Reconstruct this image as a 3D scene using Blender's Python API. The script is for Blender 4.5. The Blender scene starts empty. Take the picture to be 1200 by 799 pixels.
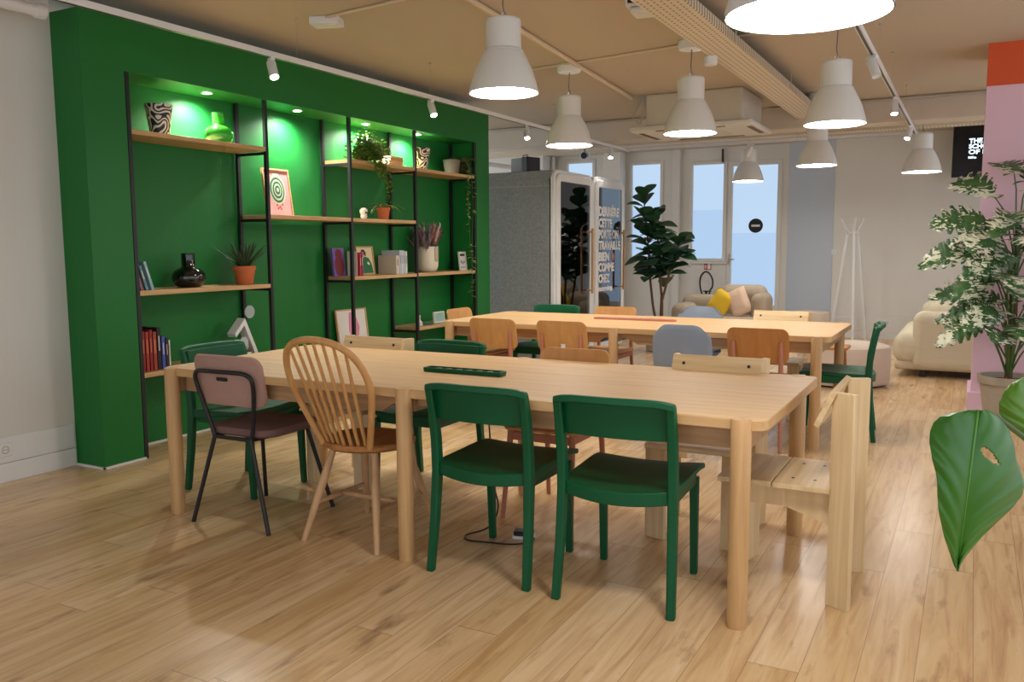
import bpy, bmesh, math, random
from mathutils import Vector, Matrix
random.seed(7)
PI = math.pi
sc = bpy.context.scene
COL = sc.collection

# ------------------------------------------------------------------ helpers
def lin(c):
    c /= 255.0
    return c / 12.92 if c <= 0.04045 else ((c + 0.055) / 1.055) ** 2.4
def rgb(r, g, b): return (lin(r), lin(g), lin(b), 1.0)
def V(*a): return Vector(a)

class B:
    """collects geometry and links it as one mesh object"""
    def __init__(self): self.bm = bmesh.new()
    def verts(self, pts, M=None): return [self.bm.verts.new(M @ Vector(p) if M else p) for p in pts]
    def face(self, vs, mi=0):
        try:
            f = self.bm.faces.new(vs); f.material_index = mi; return f
        except ValueError: return None
    def box(self, x0, x1, y0, y1, z0, z1, M=None, mi=0):
        p = [(x0,y0,z0),(x1,y0,z0),(x1,y1,z0),(x0,y1,z0),(x0,y0,z1),(x1,y0,z1),(x1,y1,z1),(x0,y1,z1)]
        v = self.verts(p, M)
        for q in ((0,3,2,1),(4,5,6,7),(0,1,5,4),(1,2,6,5),(2,3,7,6),(3,0,4,7)): self.face([v[i] for i in q], mi)
        return self
    def ring_skin(self, rings, cap=True, close=False, mi=0):
        R = [self.verts(r) for r in rings]; n = len(R[0])
        m = len(R)
        for i in range(m if close else m-1):
            a, b = R[i], R[(i+1) % m]
            for j in range(n): self.face([a[j], a[(j+1)%n], b[(j+1)%n], b[j]], mi)
        if cap and not close:
            self.face(list(reversed(R[0])), mi); self.face(R[-1], mi)
        return self
    def tube(self, pts, r, n=10, cap=True, close=False, mi=0):
        pts = [Vector(p) for p in pts]; m = len(pts); rings = []; prev = None
        rr = r if isinstance(r, (list, tuple)) else [r]*m
        for i, p in enumerate(pts):
            if close: t = pts[(i+1)%m] - pts[i-1]
            else: t = pts[min(i+1, m-1)] - pts[max(i-1, 0)]
            t.normalize()
            if prev is None:
                a = Vector((0,0,1)) if abs(t.z) < .9 else Vector((1,0,0))
                u = t.cross(a).normalized()
            else:
                u = (prev - t*prev.dot(t)).normalized()
            prev = u; w = t.cross(u)
            rings.append([p + (u*math.cos(2*PI*k/n) + w*math.sin(2*PI*k/n))*rr[i] for k in range(n)])
        return self.ring_skin(rings, cap, close, mi)
    def cyl(self, p0, p1, r0, r1=None, n=16, mi=0):
        return self.tube([p0, p1], [r0, r0 if r1 is None else r1], n, mi=mi)
    def lathe(self, prof, c=(0,0,0), n=28, sx=1, sy=1, cap=True, M=None, mi=0):
        rings = []
        for r, z in prof:
            ring = [Vector((c[0]+r*sx*math.cos(2*PI*k/n), c[1]+r*sy*math.sin(2*PI*k/n), c[2]+z)) for k in range(n)]
            rings.append([M @ q for q in ring] if M else ring)
        return self.ring_skin(rings, cap, mi=mi)
    def prism(self, outline, z0, z1, M=None, mi=0):
        a = [(x,y,z0) for x,y in outline]; b = [(x,y,z1) for x,y in outline]
        if M: a = [M @ Vector(q) for q in a]; b = [M @ Vector(q) for q in b]
        return self.ring_skin([a, b], mi=mi)
    def sweep(self, pts, wx, wy):
        """rectangular section swept through points lying in a vertical plane"""
        rings = []
        for i, p in enumerate(pts):
            p = Vector(p)
            a = wx[i] if isinstance(wx, (list,tuple)) else wx; b = wy[i] if isinstance(wy, (list,tuple)) else wy
            rings.append([p+V(-a/2,-b/2,0), p+V(a/2,-b/2,0), p+V(a/2,b/2,0), p+V(-a/2,b/2,0)])
        return self.ring_skin(rings)
    def sheet(self, f, nu, nv, th, mi=0):
        """thick sheet: f(u,v)->(x,y,z), thickness along vertex normal vector th(u,v)"""
        top = [[Vector(f(i/nu, j/nv)) for j in range(nv+1)] for i in range(nu+1)]
        bot = [[top[i][j] + Vector(th(i/nu, j/nv)) for j in range(nv+1)] for i in range(nu+1)]
        T = [self.verts(r) for r in top]; D = [self.verts(r) for r in bot]
        for i in range(nu):
            for j in range(nv):
                self.face([T[i][j], T[i+1][j], T[i+1][j+1], T[i][j+1]], mi)
                self.face([D[i][j], D[i][j+1], D[i+1][j+1], D[i+1][j]], mi)
        for i in range(nu):
            self.face([T[i][0], D[i][0], D[i+1][0], T[i+1][0]], mi); self.face([T[i][nv], T[i+1][nv], D[i+1][nv], D[i][nv]], mi)
        for j in range(nv):
            self.face([T[0][j], T[0][j+1], D[0][j+1], D[0][j]], mi); self.face([T[nu][j], D[nu][j], D[nu][j+1], T[nu][j+1]], mi)
        return self
    def leaf(self, base, d, up, L, W, prof, droop=.3, fold=.25, n=8, lobes=0, mi=0):
        """one leaf: a folded, drooping strip with a midrib"""
        d = Vector(d).normalized(); up = Vector(up); s = d.cross(up)
        if s.length < 1e-3: s = d.cross(Vector((1,0,0)))
        s.normalize(); nrm = s.cross(d).normalized(); base = Vector(base)
        rows = []
        for i in range(n+1):
            t = i/n; w = W*prof(t)
            if lobes: w *= (.42 if i % 3 == 2 else 1.0) if 1 < i < n-1 else 1
            c = base + d*(L*t) - Vector((0,0,1))*(droop*L*t*t)
            k = -.10*L if (lobes and i % 3 != 2) else 0
            rows.append(self.verts([c - s*w + nrm*fold*w - d*k*.6, c, c + s*w + nrm*fold*w - d*k*.6]))
        for i in range(n):
            a, b = rows[i], rows[i+1]
            self.face([a[0],a[1],b[1],b[0]], mi); self.face([a[1],a[2],b[2],b[1]], mi)
        return self
    def fin(self, name, mats, parent=None, smooth=True, bevel=0, seg=2, sub=0, angle=.7, loc=None, rot=None, solid=0):
        bm = self.bm
        bmesh.ops.recalc_face_normals(bm, faces=bm.faces)
        if smooth:
            for f in bm.faces: f.smooth = True
            for e in bm.edges:
                if len(e.link_faces) == 2 and e.calc_face_angle(0) > angle: e.smooth = False
        me = bpy.data.meshes.new(name); bm.to_mesh(me); bm.free()
        for m in (mats if isinstance(mats, (list, tuple)) else [mats]): me.materials.append(m)
        o = bpy.data.objects.new(name, me); COL.objects.link(o)
        if parent: o.parent = parent
        if loc: o.location = loc
        if rot: o.rotation_euler = rot
        if solid:
            m = o.modifiers.new('s', 'SOLIDIFY'); m.thickness = solid; m.offset = 0
        if bevel:
            m = o.modifiers.new('b', 'BEVEL'); m.width = bevel; m.segments = seg; m.limit_method = 'ANGLE'; m.angle_limit = .6
        if sub:
            m = o.modifiers.new('u', 'SUBSURF'); m.levels = sub; m.render_levels = sub
        return o

def tag(o, label, cat, group=None):
    o['label'] = label; o['category'] = cat
    if group: o['group'] = group
    return o
def thing(name, label, cat, loc=(0,0,0), rz=0, group=None):
    o = bpy.data.objects.new(name, None); COL.objects.link(o)
    o.empty_display_size = .1; o.location = loc; o.rotation_euler = (0,0,rz)
    return tag(o, label, cat, group)
def struct(o): o['kind'] = 'structure'; return o
def dup(root, loc, rz, label, group=None):
    def cp(o, par):
        c = o.copy(); COL.objects.link(c)
        if par: c.parent = par
        for ch in [x for x in bpy.data.objects if x.parent == o and x != c]: cp(ch, c)
        return c
    c = cp(root, None); c.location = loc; c.rotation_euler = (0,0,rz)
    c['label'] = label
    if group: c['group'] = group
    return c
def cr(P, n=4):
    out = []
    for i in range(len(P)-1):
        p0 = Vector(P[max(i-1,0)]); p1 = Vector(P[i]); p2 = Vector(P[i+1]); p3 = Vector(P[min(i+2,len(P)-1)])
        for k in range(n):
            s = k/n; out.append(.5*((2*p1)+(p2-p0)*s+(2*p0-5*p1+4*p2-p3)*s*s+(3*p1-p0-3*p2+p3)*s**3))
    out.append(Vector(P[-1])); return out
def rrect(x0, x1, y0, y1, r, n=6):
    out = []
    for cx, cy, a in ((x1-r,y1-r,0),(x0+r,y1-r,PI/2),(x0+r,y0+r,PI),(x1-r,y0+r,1.5*PI)):
        for k in range(n+1):
            t = a + PI/2*k/n; out.append((cx+r*math.cos(t), cy+r*math.sin(t)))
    return out
def T(loc=(0,0,0), rx=0, ry=0, rz=0, s=1):
    return Matrix.Translation(loc) @ Matrix.Rotation(rz,4,'Z') @ Matrix.Rotation(ry,4,'Y') @ Matrix.Rotation(rx,4,'X') @ Matrix.Scale(s,4)

# ------------------------------------------------------------------ materials
def nodes(name):
    m = bpy.data.materials.new(name); m.use_nodes = True
    nt = m.node_tree; return m, nt, nt.nodes, nt.links, nt.nodes['Principled BSDF']
def mat(name, c, rough=.5, metal=0, spec=.5, bump=0, bscale=40, var=0, vscale=3, **kw):
    m, nt, N, L, b = nodes(name)
    b.inputs['Base Color'].default_value = c; b.inputs['Roughness'].default_value = rough
    b.inputs['Metallic'].default_value = metal; b.inputs['Specular IOR Level'].default_value = spec
    for k, v in kw.items(): b.inputs[k].default_value = v
    tc = N.new('ShaderNodeTexCoord')
    if var:
        n = N.new('ShaderNodeTexNoise'); n.inputs['Scale'].default_value = vscale; n.inputs['Detail'].default_value = 4
        L.new(tc.outputs['Object'], n.inputs['Vector'])
        r = N.new('ShaderNodeMix'); r.data_type = 'RGBA'
        r.inputs['A'].default_value = tuple(x*(1-var) for x in c[:3])+(1,); r.inputs['B'].default_value = tuple(min(1,x*(1+var)) for x in c[:3])+(1,)
        L.new(n.outputs['Fac'], r.inputs['Factor']); L.new(r.outputs['Result'], b.inputs['Base Color'])
    if bump:
        n = N.new('ShaderNodeTexNoise'); n.inputs['Scale'].default_value = bscale; n.inputs['Detail'].default_value = 6
        L.new(tc.outputs['Object'], n.inputs['Vector'])
        u = N.new('ShaderNodeBump'); u.inputs['Strength'].default_value = bump; u.inputs['Distance'].default_value = .005
        L.new(n.outputs['Fac'], u.inputs['Height']); L.new(u.outputs['Normal'], b.inputs['Normal'])
    return m
def wood(name, c1, c2, axis='X', rough=.45, scale=1.0):
    """grain streaks running along the given axis"""
    m, nt, N, L, b = nodes(name)
    tc = N.new('ShaderNodeTexCoord'); mp = N.new('ShaderNodeMapping')
    s = {'X':(1.2,22,22),'Y':(22,1.2,22),'Z':(22,22,1.2)}[axis]
    mp.inputs['Scale'].default_value = tuple(v*scale for v in s)
    L.new(tc.outputs['Object'], mp.inputs['Vector'])
    n = N.new('ShaderNodeTexNoise'); n.inputs['Scale'].default_value = 1.6; n.inputs['Detail'].default_value = 6; n.inputs['Distortion'].default_value = .6
    L.new(mp.outputs['Vector'], n.inputs['Vector'])
    r = N.new('ShaderNodeValToRGB'); r.color_ramp.elements[0].position = .3; r.color_ramp.elements[1].position = .7
    r.color_ramp.elements[0].color = c2; r.color_ramp.elements[1].color = c1
    L.new(n.outputs['Fac'], r.inputs['Fac']); L.new(r.outputs['Color'], b.inputs['Base Color'])
    b.inputs['Roughness'].default_value = rough; b.inputs['Specular IOR Level'].default_value = .4
    return m
def emit(name, c, s):
    m, nt, N, L, b = nodes(name)
    b.inputs['Base Color'].default_value = (.8,.8,.8,1); b.inputs['Emission Color'].default_value = c; b.inputs['Emission Strength'].default_value = s
    return m

def floor_mat():
    m, nt, N, L, b = nodes('oak_floor')
    tc = N.new('ShaderNodeTexCoord'); sp = N.new('ShaderNodeSeparateXYZ'); L.new(tc.outputs['Object'], sp.inputs[0])
    def ma(op, a, c=None):
        n = N.new('ShaderNodeMath'); n.operation = op
        for i, v in enumerate((a, c)):
            if v is None: continue
            if isinstance(v, (int, float)): n.inputs[i].default_value = v
            else: L.new(v, n.inputs[i])
        return n.outputs[0]
    xs = ma('ADD', sp.outputs['X'], .10 + .16*100)
    row = ma('FLOOR', ma('DIVIDE', xs, .16))
    wr = N.new('ShaderNodeTexWhiteNoise'); wr.noise_dimensions = '1D'; L.new(row, wr.inputs['W'])
    ys = ma('ADD', ma('ADD', sp.outputs['Y'], 50), ma('MULTIPLY', wr.outputs['Value'], 1.7))
    col = ma('FLOOR', ma('DIVIDE', ys, 1.7))
    pid = ma('ADD', ma('MULTIPLY', row, 7.13), ma('MULTIPLY', col, 3.77))
    wp = N.new('ShaderNodeTexWhiteNoise'); wp.noise_dimensions = '1D'; L.new(pid, wp.inputs['W'])
    # grooves
    fx = ma('FRACT', ma('DIVIDE', xs, .16)); fy = ma('FRACT', ma('DIVIDE', ys, 1.7))
    gx = ma('MAXIMUM', ma('LESS_THAN', fx, .010), ma('GREATER_THAN', fx, .995))
    gy = ma('LESS_THAN', fy, .0022)
    g = ma('MAXIMUM', gx, gy)
    # grain
    cb = N.new('ShaderNodeCombineXYZ'); L.new(ma('MULTIPLY', sp.outputs['X'], 16), cb.inputs[0]); L.new(ma('MULTIPLY', sp.outputs['Y'], 1.1), cb.inputs[1]); L.new(ma('MULTIPLY', wp.outputs['Value'], 40), cb.inputs[2])
    n1 = N.new('ShaderNodeTexNoise'); n1.inputs['Scale'].default_value = 1.5; n1.inputs['Detail'].default_value = 7; n1.inputs['Roughness'].default_value = .6; n1.inputs['Distortion'].default_value = 1.0
    L.new(cb.outputs[0], n1.inputs['Vector'])
    # dark knots and cracks
    cb2 = N.new('ShaderNodeCombineXYZ'); L.new(ma('MULTIPLY', sp.outputs['X'], 9), cb2.inputs[0]); L.new(ma('MULTIPLY', sp.outputs['Y'], 2.2), cb2.inputs[1]); L.new(ma('MULTIPLY', wp.outputs['Value'], 19), cb2.inputs[2])
    n2 = N.new('ShaderNodeTexNoise'); n2.inputs['Scale'].default_value = 1.3; n2.inputs['Detail'].default_value = 5; n2.inputs['Roughness'].default_value = .55; L.new(cb2.outputs[0], n2.inputs['Vector'])
    k = N.new('ShaderNodeMapRange'); k.inputs['From Min'].default_value = .60; k.inputs['From Max'].default_value = .76; L.new(n2.outputs['Fac'], k.inputs['Value'])
    r = N.new('ShaderNodeValToRGB'); e = r.color_ramp.elements
    e[0].position = .25; e[0].color = rgb(190,150,106); e[1].position = .75; e[1].color = rgb(230,200,156)
    q = e.new(.5); q.color = rgb(218,182,136)
    L.new(n1.outputs['Fac'], r.inputs['Fac'])
    hv = N.new('ShaderNodeHueSaturation'); L.new(r.outputs['Color'], hv.inputs['Color'])
    mr = N.new('ShaderNodeMapRange'); mr.inputs['To Min'].default_value = .90; mr.inputs['To Max'].default_value = 1.06; L.new(wp.outputs['Value'], mr.inputs['Value']); L.new(mr.outputs[0], hv.inputs['Value'])
    sr = N.new('ShaderNodeMapRange'); sr.inputs['To Min'].default_value = 1.06; sr.inputs['To Max'].default_value = .90; L.new(wp.outputs['Value'], sr.inputs['Value']); L.new(sr.outputs[0], hv.inputs['Saturation'])
    mk = N.new('ShaderNodeMix'); mk.data_type = 'RGBA'; mk.inputs['B'].default_value = rgb(120,84,54)
    L.new(ma('MULTIPLY', k.outputs[0], .75), mk.inputs['Factor']); L.new(hv.outputs['Color'], mk.inputs['A'])
    mg = N.new('ShaderNodeMix'); mg.data_type = 'RGBA'; mg.inputs['B'].default_value = rgb(120,88,60)
    L.new(ma('MULTIPLY', g, .6), mg.inputs['Factor']); L.new(mk.outputs['Result'], mg.inputs['A'])
    L.new(mg.outputs['Result'], b.inputs['Base Color'])
    b.inputs['Roughness'].default_value = .26; b.inputs['Specular IOR Level'].default_value = .5
    bu = N.new('ShaderNodeBump'); bu.inputs['Strength'].default_value = .12; bu.inputs['Distance'].default_value = .004
    L.new(ma('SUBTRACT', n1.outputs['Fac'], ma('MULTIPLY', g, .8)), bu.inputs['Height']); L.new(bu.outputs['Normal'], b.inputs['Normal'])
    return m
def maze_mat(name, c1, c2, scale=9, freq=16):
    m, nt, N, L, b = nodes(name)
    tc = N.new('ShaderNodeTexCoord'); n = N.new('ShaderNodeTexNoise'); n.inputs['Scale'].default_value = scale; n.inputs['Detail'].default_value = 0
    L.new(tc.outputs['Object'], n.inputs['Vector'])
    a = N.new('ShaderNodeMath'); a.operation = 'MULTIPLY'; a.inputs[1].default_value = freq; L.new(n.outputs['Fac'], a.inputs[0])
    s = N.new('ShaderNodeMath'); s.operation = 'FRACT'; L.new(a.outputs[0], s.inputs[0])
    g = N.new('ShaderNodeMath'); g.operation = 'GREATER_THAN'; g.inputs[1].default_value = .5; L.new(s.outputs[0], g.inputs[0])
    x = N.new('ShaderNodeMix'); x.data_type = 'RGBA'; x.inputs['A'].default_value = c1; x.inputs['B'].default_value = c2
    L.new(g.outputs[0], x.inputs['Factor']); L.new(x.outputs['Result'], b.inputs['Base Color']); b.inputs['Roughness'].default_value = .4
    return m
def variegated(name):
    """green leaf with cream marbling in patches"""
    m, nt, N, L, b = nodes(name)
    tc = N.new('ShaderNodeTexCoord'); mp = N.new('ShaderNodeMapping'); mp.inputs['Scale'].default_value = (16, 16, 44); L.new(tc.outputs['Object'], mp.inputs['Vector'])
    n = N.new('ShaderNodeTexNoise'); n.inputs['Scale'].default_value = 1.0; n.inputs['Detail'].default_value = 4; n.inputs['Distortion'].default_value = 1.2; L.new(mp.outputs['Vector'], n.inputs['Vector'])
    n2 = N.new('ShaderNodeTexNoise'); n2.inputs['Scale'].default_value = 7; n2.inputs['Detail'].default_value = 1; L.new(tc.outputs['Object'], n2.inputs['Vector'])
    a = N.new('ShaderNodeMath'); a.operation = 'MULTIPLY_ADD'; a.inputs[1].default_value = .88; L.new(n2.outputs['Fac'], a.inputs[0]); L.new(n.outputs['Fac'], a.inputs[2])
    r = N.new('ShaderNodeValToRGB'); e = r.color_ramp.elements
    e[0].position = .99; e[0].color = rgb(36,72,38); e[1].position = 1.0; e[1].color = rgb(216,216,190)
    q = e.new(.8); q.color = rgb(66,104,54); L.new(a.outputs[0], r.inputs['Fac']); L.new(r.outputs['Color'], b.inputs['Base Color'])
    b.inputs['Roughness'].default_value = .42
    return m
def glass_mat(name, tint, fac=.12):
    m = bpy.data.materials.new(name); m.use_nodes = True; nt = m.node_tree; N = nt.nodes; L = nt.links; N.clear()
    o = N.new('ShaderNodeOutputMaterial'); mx = N.new('ShaderNodeMixShader'); t = N.new('ShaderNodeBsdfTransparent'); g = N.new('ShaderNodeBsdfGlossy')
    t.inputs['Color'].default_value = tint; g.inputs['Roughness'].default_value = .02
    f = N.new('ShaderNodeFresnel'); f.inputs['IOR'].default_value = 1.45
    a = N.new('ShaderNodeMath'); a.operation = 'ADD'; a.inputs[1].default_value = fac; L.new(f.outputs[0], a.inputs[0])
    L.new(a.outputs[0], mx.inputs[0]); L.new(t.outputs[0], mx.inputs[1]); L.new(g.outputs[0], mx.inputs[2]); L.new(mx.outputs[0], o.inputs['Surface'])
    return m

GREENP = mat('green_wall_paint', rgb(22,110,44), .5, spec=.35, bump=.2, bscale=30, var=.06, vscale=1.5)
WHITEP = mat('white_wall_paint', rgb(214,212,206), .7, bump=.12, bscale=25, var=.03, vscale=2)
OFFW = mat('off_white_paint', rgb(218,215,209), .65, bump=.1, bscale=20, var=.03)
CEIL = mat('ceiling_paint', rgb(190,177,158), .85, bump=.1, bscale=15, var=.03, vscale=1)
BEAM = mat('beam_paint', rgb(206,196,182), .8, bump=.4, bscale=12, var=.08, vscale=4)
PINKP = mat('pink_paint', rgb(228,192,212), .6, bump=.15, bscale=25)
ORANGEP = mat('orange_paint', rgb(214,84,34), .6, bump=.15, bscale=25)
FLOORM = floor_mat()
OAK = wood('oak_veneer', rgb(214,176,126), rgb(196,156,108), 'X')
OAKZ = wood('oak_leg', rgb(208,168,118), rgb(186,146,100), 'Z')
OAKP = wood('oak_apron', rgb(190,152,112), rgb(164,128,92), 'X')
SHELFW = wood('shelf_oak', rgb(206,170,122), rgb(186,148,102), 'Y')
PLYB = wood('ply_back', rgb(202,150,92), rgb(188,134,78), 'Z', scale=.7)
PLYD = wood('amber_ply', rgb(190,128,68), rgb(172,112,56), 'Z', scale=.7)
BEECH = wood('beech', rgb(206,156,98), rgb(190,138,82), 'Z')
BEECHS = wood('beech_seat', rgb(182,128,76), rgb(150,98,54), 'Y')
BEECHL = wood('beech_leg_pale', rgb(204,164,122), rgb(186,146,106), 'Z')
PINE = wood('pale_ash', rgb(226,200,158), rgb(206,176,132), 'Z')
PINES = wood('pale_ash_seat', rgb(224,198,156), rgb(200,170,126), 'X')
TERRA = mat('terracotta_lacquer', rgb(180,114,86), .45)
GRN = mat('green_lacquer', rgb(0,80,46), .42, spec=.3, var=.05, vscale=20)
BLUEG = mat('blue_grey_plastic', rgb(134,146,164), .5)
PINKF = mat('dusty_pink_fabric', rgb(176,140,128), .9, bump=.8, bscale=260, var=.10, vscale=180)
MAUVE = mat('mauve_seat_fabric', rgb(122,92,88), .9, bump=.8, bscale=260, var=.10, vscale=120)
BLACKM = mat('black_metal', rgb(22,22,26), .5)
BLACKP = mat('black_plastic', rgb(18,18,20), .35)
WHITEM = mat('white_enamel', rgb(226,226,224), .3)
LETW = mat('white_vinyl', rgb(250,250,250), .6)
WHITEPL = mat('white_plastic', rgb(226,226,226), .45)
LAMPIN = mat('lamp_inner_white', rgb(240,240,236), .6)
LAMPE = emit('lamp_glow', (1.0,.955,.89,1), 46)
SPOTE = emit('spot_glow', (1,.98,.94,1), 90)
DOWNE = emit('downlight_glow', (1,1,.95,1), 60)
PANEE = emit('frosted_pane_daylight', (.56,.76,1.0,1), .86)
PANEE2 = emit('frosted_pane_lower', (.50,.71,1.0,1), .82)
for _m in (PANEE, PANEE2): _m.node_tree.nodes['Principled BSDF'].inputs['Base Color'].default_value = (.05,.05,.06,1)
FELT = mat('grey_felt', rgb(142,146,146), .95, bump=1.0, bscale=60, var=.38, vscale=38)
FELTD = mat('dark_felt', rgb(84,86,88), .95, var=.1, vscale=40)
BOOTHW = mat('booth_white', rgb(236,236,234), .45)
GLASS = glass_mat('booth_glass', (.66,.72,.80,1), .14)
GRAYM = mat('galvanised', rgb(176,168,154), .5, var=.06)
TERRAP = mat('terracotta_pot', rgb(196,104,58), .8, var=.12, vscale=25)
SOIL = mat('soil', rgb(60,44,34), .95, bump=1, bscale=80)
SOFAM = mat('cream_boucle', rgb(206,196,170), .95, bump=.8, bscale=150, var=.05, vscale=40)
SOFAG = mat('taupe_fabric', rgb(176,160,140), .95, bump=.6, bscale=120, var=.05, vscale=40)
POUFM = mat('beige_pouf_fabric', rgb(206,190,174), .95, bump=.6, bscale=120, var=.04)
YEL = mat('yellow_fabric', rgb(222,184,46), .9)
BLUSH = mat('blush_fabric', rgb(226,196,172), .9, var=.12, vscale=14)
FIG = mat('fig_leaf', rgb(40,82,50), .38, var=.35, vscale=9)
BARK = mat('bark', rgb(96,70,52), .9, bump=.8, bscale=40, var=.15, vscale=20)
VARI = variegated('variegated_leaf')
STEMG = mat('green_stem', rgb(76,104,50), .5, var=.15, vscale=14)
TRAIL = mat('trailing_leaf', rgb(104,136,48), .5, var=.45, vscale=30)
IVY = mat('pale_trailing_leaf', rgb(156,180,104), .5, var=.3, vscale=30)
ALOE = mat('aloe_leaf', rgb(44,66,42), .5, var=.2, vscale=20)
CREAMC = mat('cream_ceramic', rgb(218,208,188), .55)
STONEP = mat('stone_pot', rgb(168,156,140), .85, bump=.5, bscale=40, var=.1, vscale=14)
GREENG = mat('green_glass', rgb(60,150,50), .05, spec=.8, **{'Transmission Weight':.7})
DARKG = mat('dark_glass', rgb(14,20,14), .06, spec=.8, **{'Transmission Weight':.15})
MAZE = maze_mat('black_white_maze', rgb(20,18,18), rgb(222,212,196), 13, 8)
PAPER = mat('paper', rgb(226,222,214), .8)
RED = mat('red', rgb(176,30,32), .5)

# ------------------------------------------------------------------ the setting
CZ = 2.85
struct(B().box(-8,3.4,-3,13.9,-.06,0).fin('floor', FLOORM, smooth=False))
struct(B().box(-8,3.4,-3,13.9,CZ,CZ+.1).fin('ceiling', CEIL, smooth=False))
struct(B().box(-5.0,-4.84,-3,3.28,0,CZ).fin('wall_left', WHITEP, smooth=False))
# green wall with shelf niche
XG, XN = -4.58, -4.90
g = B()
g.box(-5.3,XG,3.28,3.565,0,2.71); g.box(-5.3,XG,7.735,8.0,0,2.71); g.box(-5.3,XG,3.565,7.735,2.40,2.71); g.box(-5.3,XN,3.565,7.735,0,2.40)
struct(g.fin('wall_green', GREENP, smooth=False))
struct(B().box(XG-.26,XG+.012,3.268,3.28,0,.012).box(XG,XG+.012,3.268,3.57,0,.012).box(XN,XN+.012,3.565,7.735,0,.012).box(XG,XG+.012,7.735,8.01,0,.012).fin('trim_1', WHITEPL, smooth=False))
def wall_holes(x0, x1, y0, y1, z0, z1, holes):
    b = B(); xs = sorted({x0, x1, *[h[0] for h in holes], *[h[1] for h in holes]})
    for a, c in zip(xs[:-1], xs[1:]):
        hs = sorted([h for h in holes if h[0] <= a+1e-6 and h[1] >= c-1e-6], key=lambda h: h[2]); z = z0
        for h in hs:
            if h[2] > z: b.box(a,c,y0,y1,z,h[2])
            z = h[3]
        if z < z1: b.box(a,c,y0,y1,z,z1)
    return b
YW = 13.5
H1 = (-6.22,-5.66,1.05,2.78); H2 = (-5.06,-4.47,1.08,2.70); H3 = (-4.04,-3.44,1.07,2.65); HD = (-3.42,-2.60,0.0,2.62)
struct(wall_holes(-8,-2.5,YW,YW+.3,0,CZ,[H1,H2,H3,HD]).fin('wall_back', OFFW, smooth=False))
b = B(); b.prism([(-2.5,13.5),(-1.78,13.05),(-1.78,13.8),(-2.5,13.8)],0,CZ); b.box(-1.78,3.4,13.05,13.35,0,CZ)
struct(b.fin('wall_back_right', OFFW, smooth=False))
struct(B().prism([(-2.5,13.497),(-1.785,13.05),(-1.79,13.044),(-2.505,13.49)],.0,CZ).fin('wall_daylight_tint', mat('blue_daylight_tint', rgb(190,198,208), .6), smooth=False))  # thin panel over the angled wall, blue window daylight painted into its colour
struct(B().box(-5.42,-5.12,13.25,YW,0,CZ).box(-4.30,-4.18,13.42,YW,0,CZ).fin('wall_back_pier', OFFW, smooth=False, bevel=.01))
struct(B().box(-8,-6.45,13.1,YW,0,CZ).fin('wall_back_left', WHITEP, smooth=False))
# baseboards
struct(B().box(-4.84,-4.825,-3,3.268,0,.11).box(-4.84,-4.83,-3,3.268,.113,.26).fin('baseboard_left', WHITEPL, smooth=False, bevel=.003))
struct(B().box(-1.78,3.4,13.03,13.05,0,.10).box(-1.78,3.4,13.036,13.05,.103,.30).fin('baseboard_right', OFFW, smooth=False, bevel=.003))
struct(B().box(-4.18,-3.44,13.48,YW,0,.12).box(-5.12,-4.30,13.48,YW,0,.12).fin('baseboard_back', OFFW, smooth=False, bevel=.003))
# pillar (pink with orange band)
PX0, PX1, PY0, PY1 = .03, .95, 7.65, 8.3
pb = B(); pb.box(PX0,PX1,PY0,PY1,0,2.53); pb.box(PX0,PX1,PY0,PY1,2.53,CZ,mi=1)
struct(pb.fin('wall_pillar', [PINKP, ORANGEP], smooth=False))
struct(B().box(PX0-.025,PX1,PY0-.025,PY1,0,.16).fin('baseboard_pillar', PINKP, smooth=False, bevel=.008))
# beam across the ceiling
struct(B().box(-8,3.4,9.9,10.25,2.60,CZ).fin('trim_2', BEAM, smooth=False, bevel=.01))
# windows and glazed door
def glazing(name, h, sill, fw=.055, door=False):
    x0,x1,z0,z1 = h
    f = B(); y0, y1 = YW-.02, YW+.10
    f.box(x0,x0+fw,y0,y1,z0,z1); f.box(x1-fw,x1,y0,y1,z0,z1); f.box(x0+fw,x1-fw,y0,y1,z1-fw,z1); f.box(x0+fw,x1-fw,y0,y1,z0,z0+(.40 if door else fw))
    fr = struct(f.fin(name, OFFW, smooth=False, bevel=.008))
    zs = z0+(.40 if door else fw); zm = zs+(z1-fw-zs)*.52
    p = B(); p.box(x0+fw,x1-fw,YW+.03,YW+.045,zs,zm,mi=1); p.box(x0+fw,x1-fw,YW+.03,YW+.045,zm,z1-fw)
    p.fin('pane', [PANEE, PANEE2], fr, smooth=False)
    if sill: B().box(x0-.03,x1+.03,YW-.06,YW+.02,z0-.03,z0).fin('sill', OFFW, fr, smooth=False, bevel=.005)
    return fr
glazing('window_1', H1, True); glazing('window_2', H2, True); glazing('window_3', H3, True)
dr = glazing('door_1', HD, False, .07, True)
B().box(-3.385,-3.365,YW-.045,YW-.02,1.02,1.2).box(-3.385,-3.29,YW-.075,YW-.055,1.10,1.12).box(-3.385,-3.365,YW-.075,YW-.04,1.10,1.12).fin('door_handle', GRAYM, dr, bevel=.004)

# round no-entry style sign on the door
s = thing('door_sign', 'round black sign with a white bar on the glazed door', 'sign', (-2.99,YW+.026,1.63))
B().lathe([(.11,0),(.11,.004)], n=36, M=T(rx=PI/2)).fin('sign_disc', BLACKP, s)
B().box(-.065,.065,-.007,-.003,-.016,.016).fin('sign_bar', WHITEPL, s)

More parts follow.
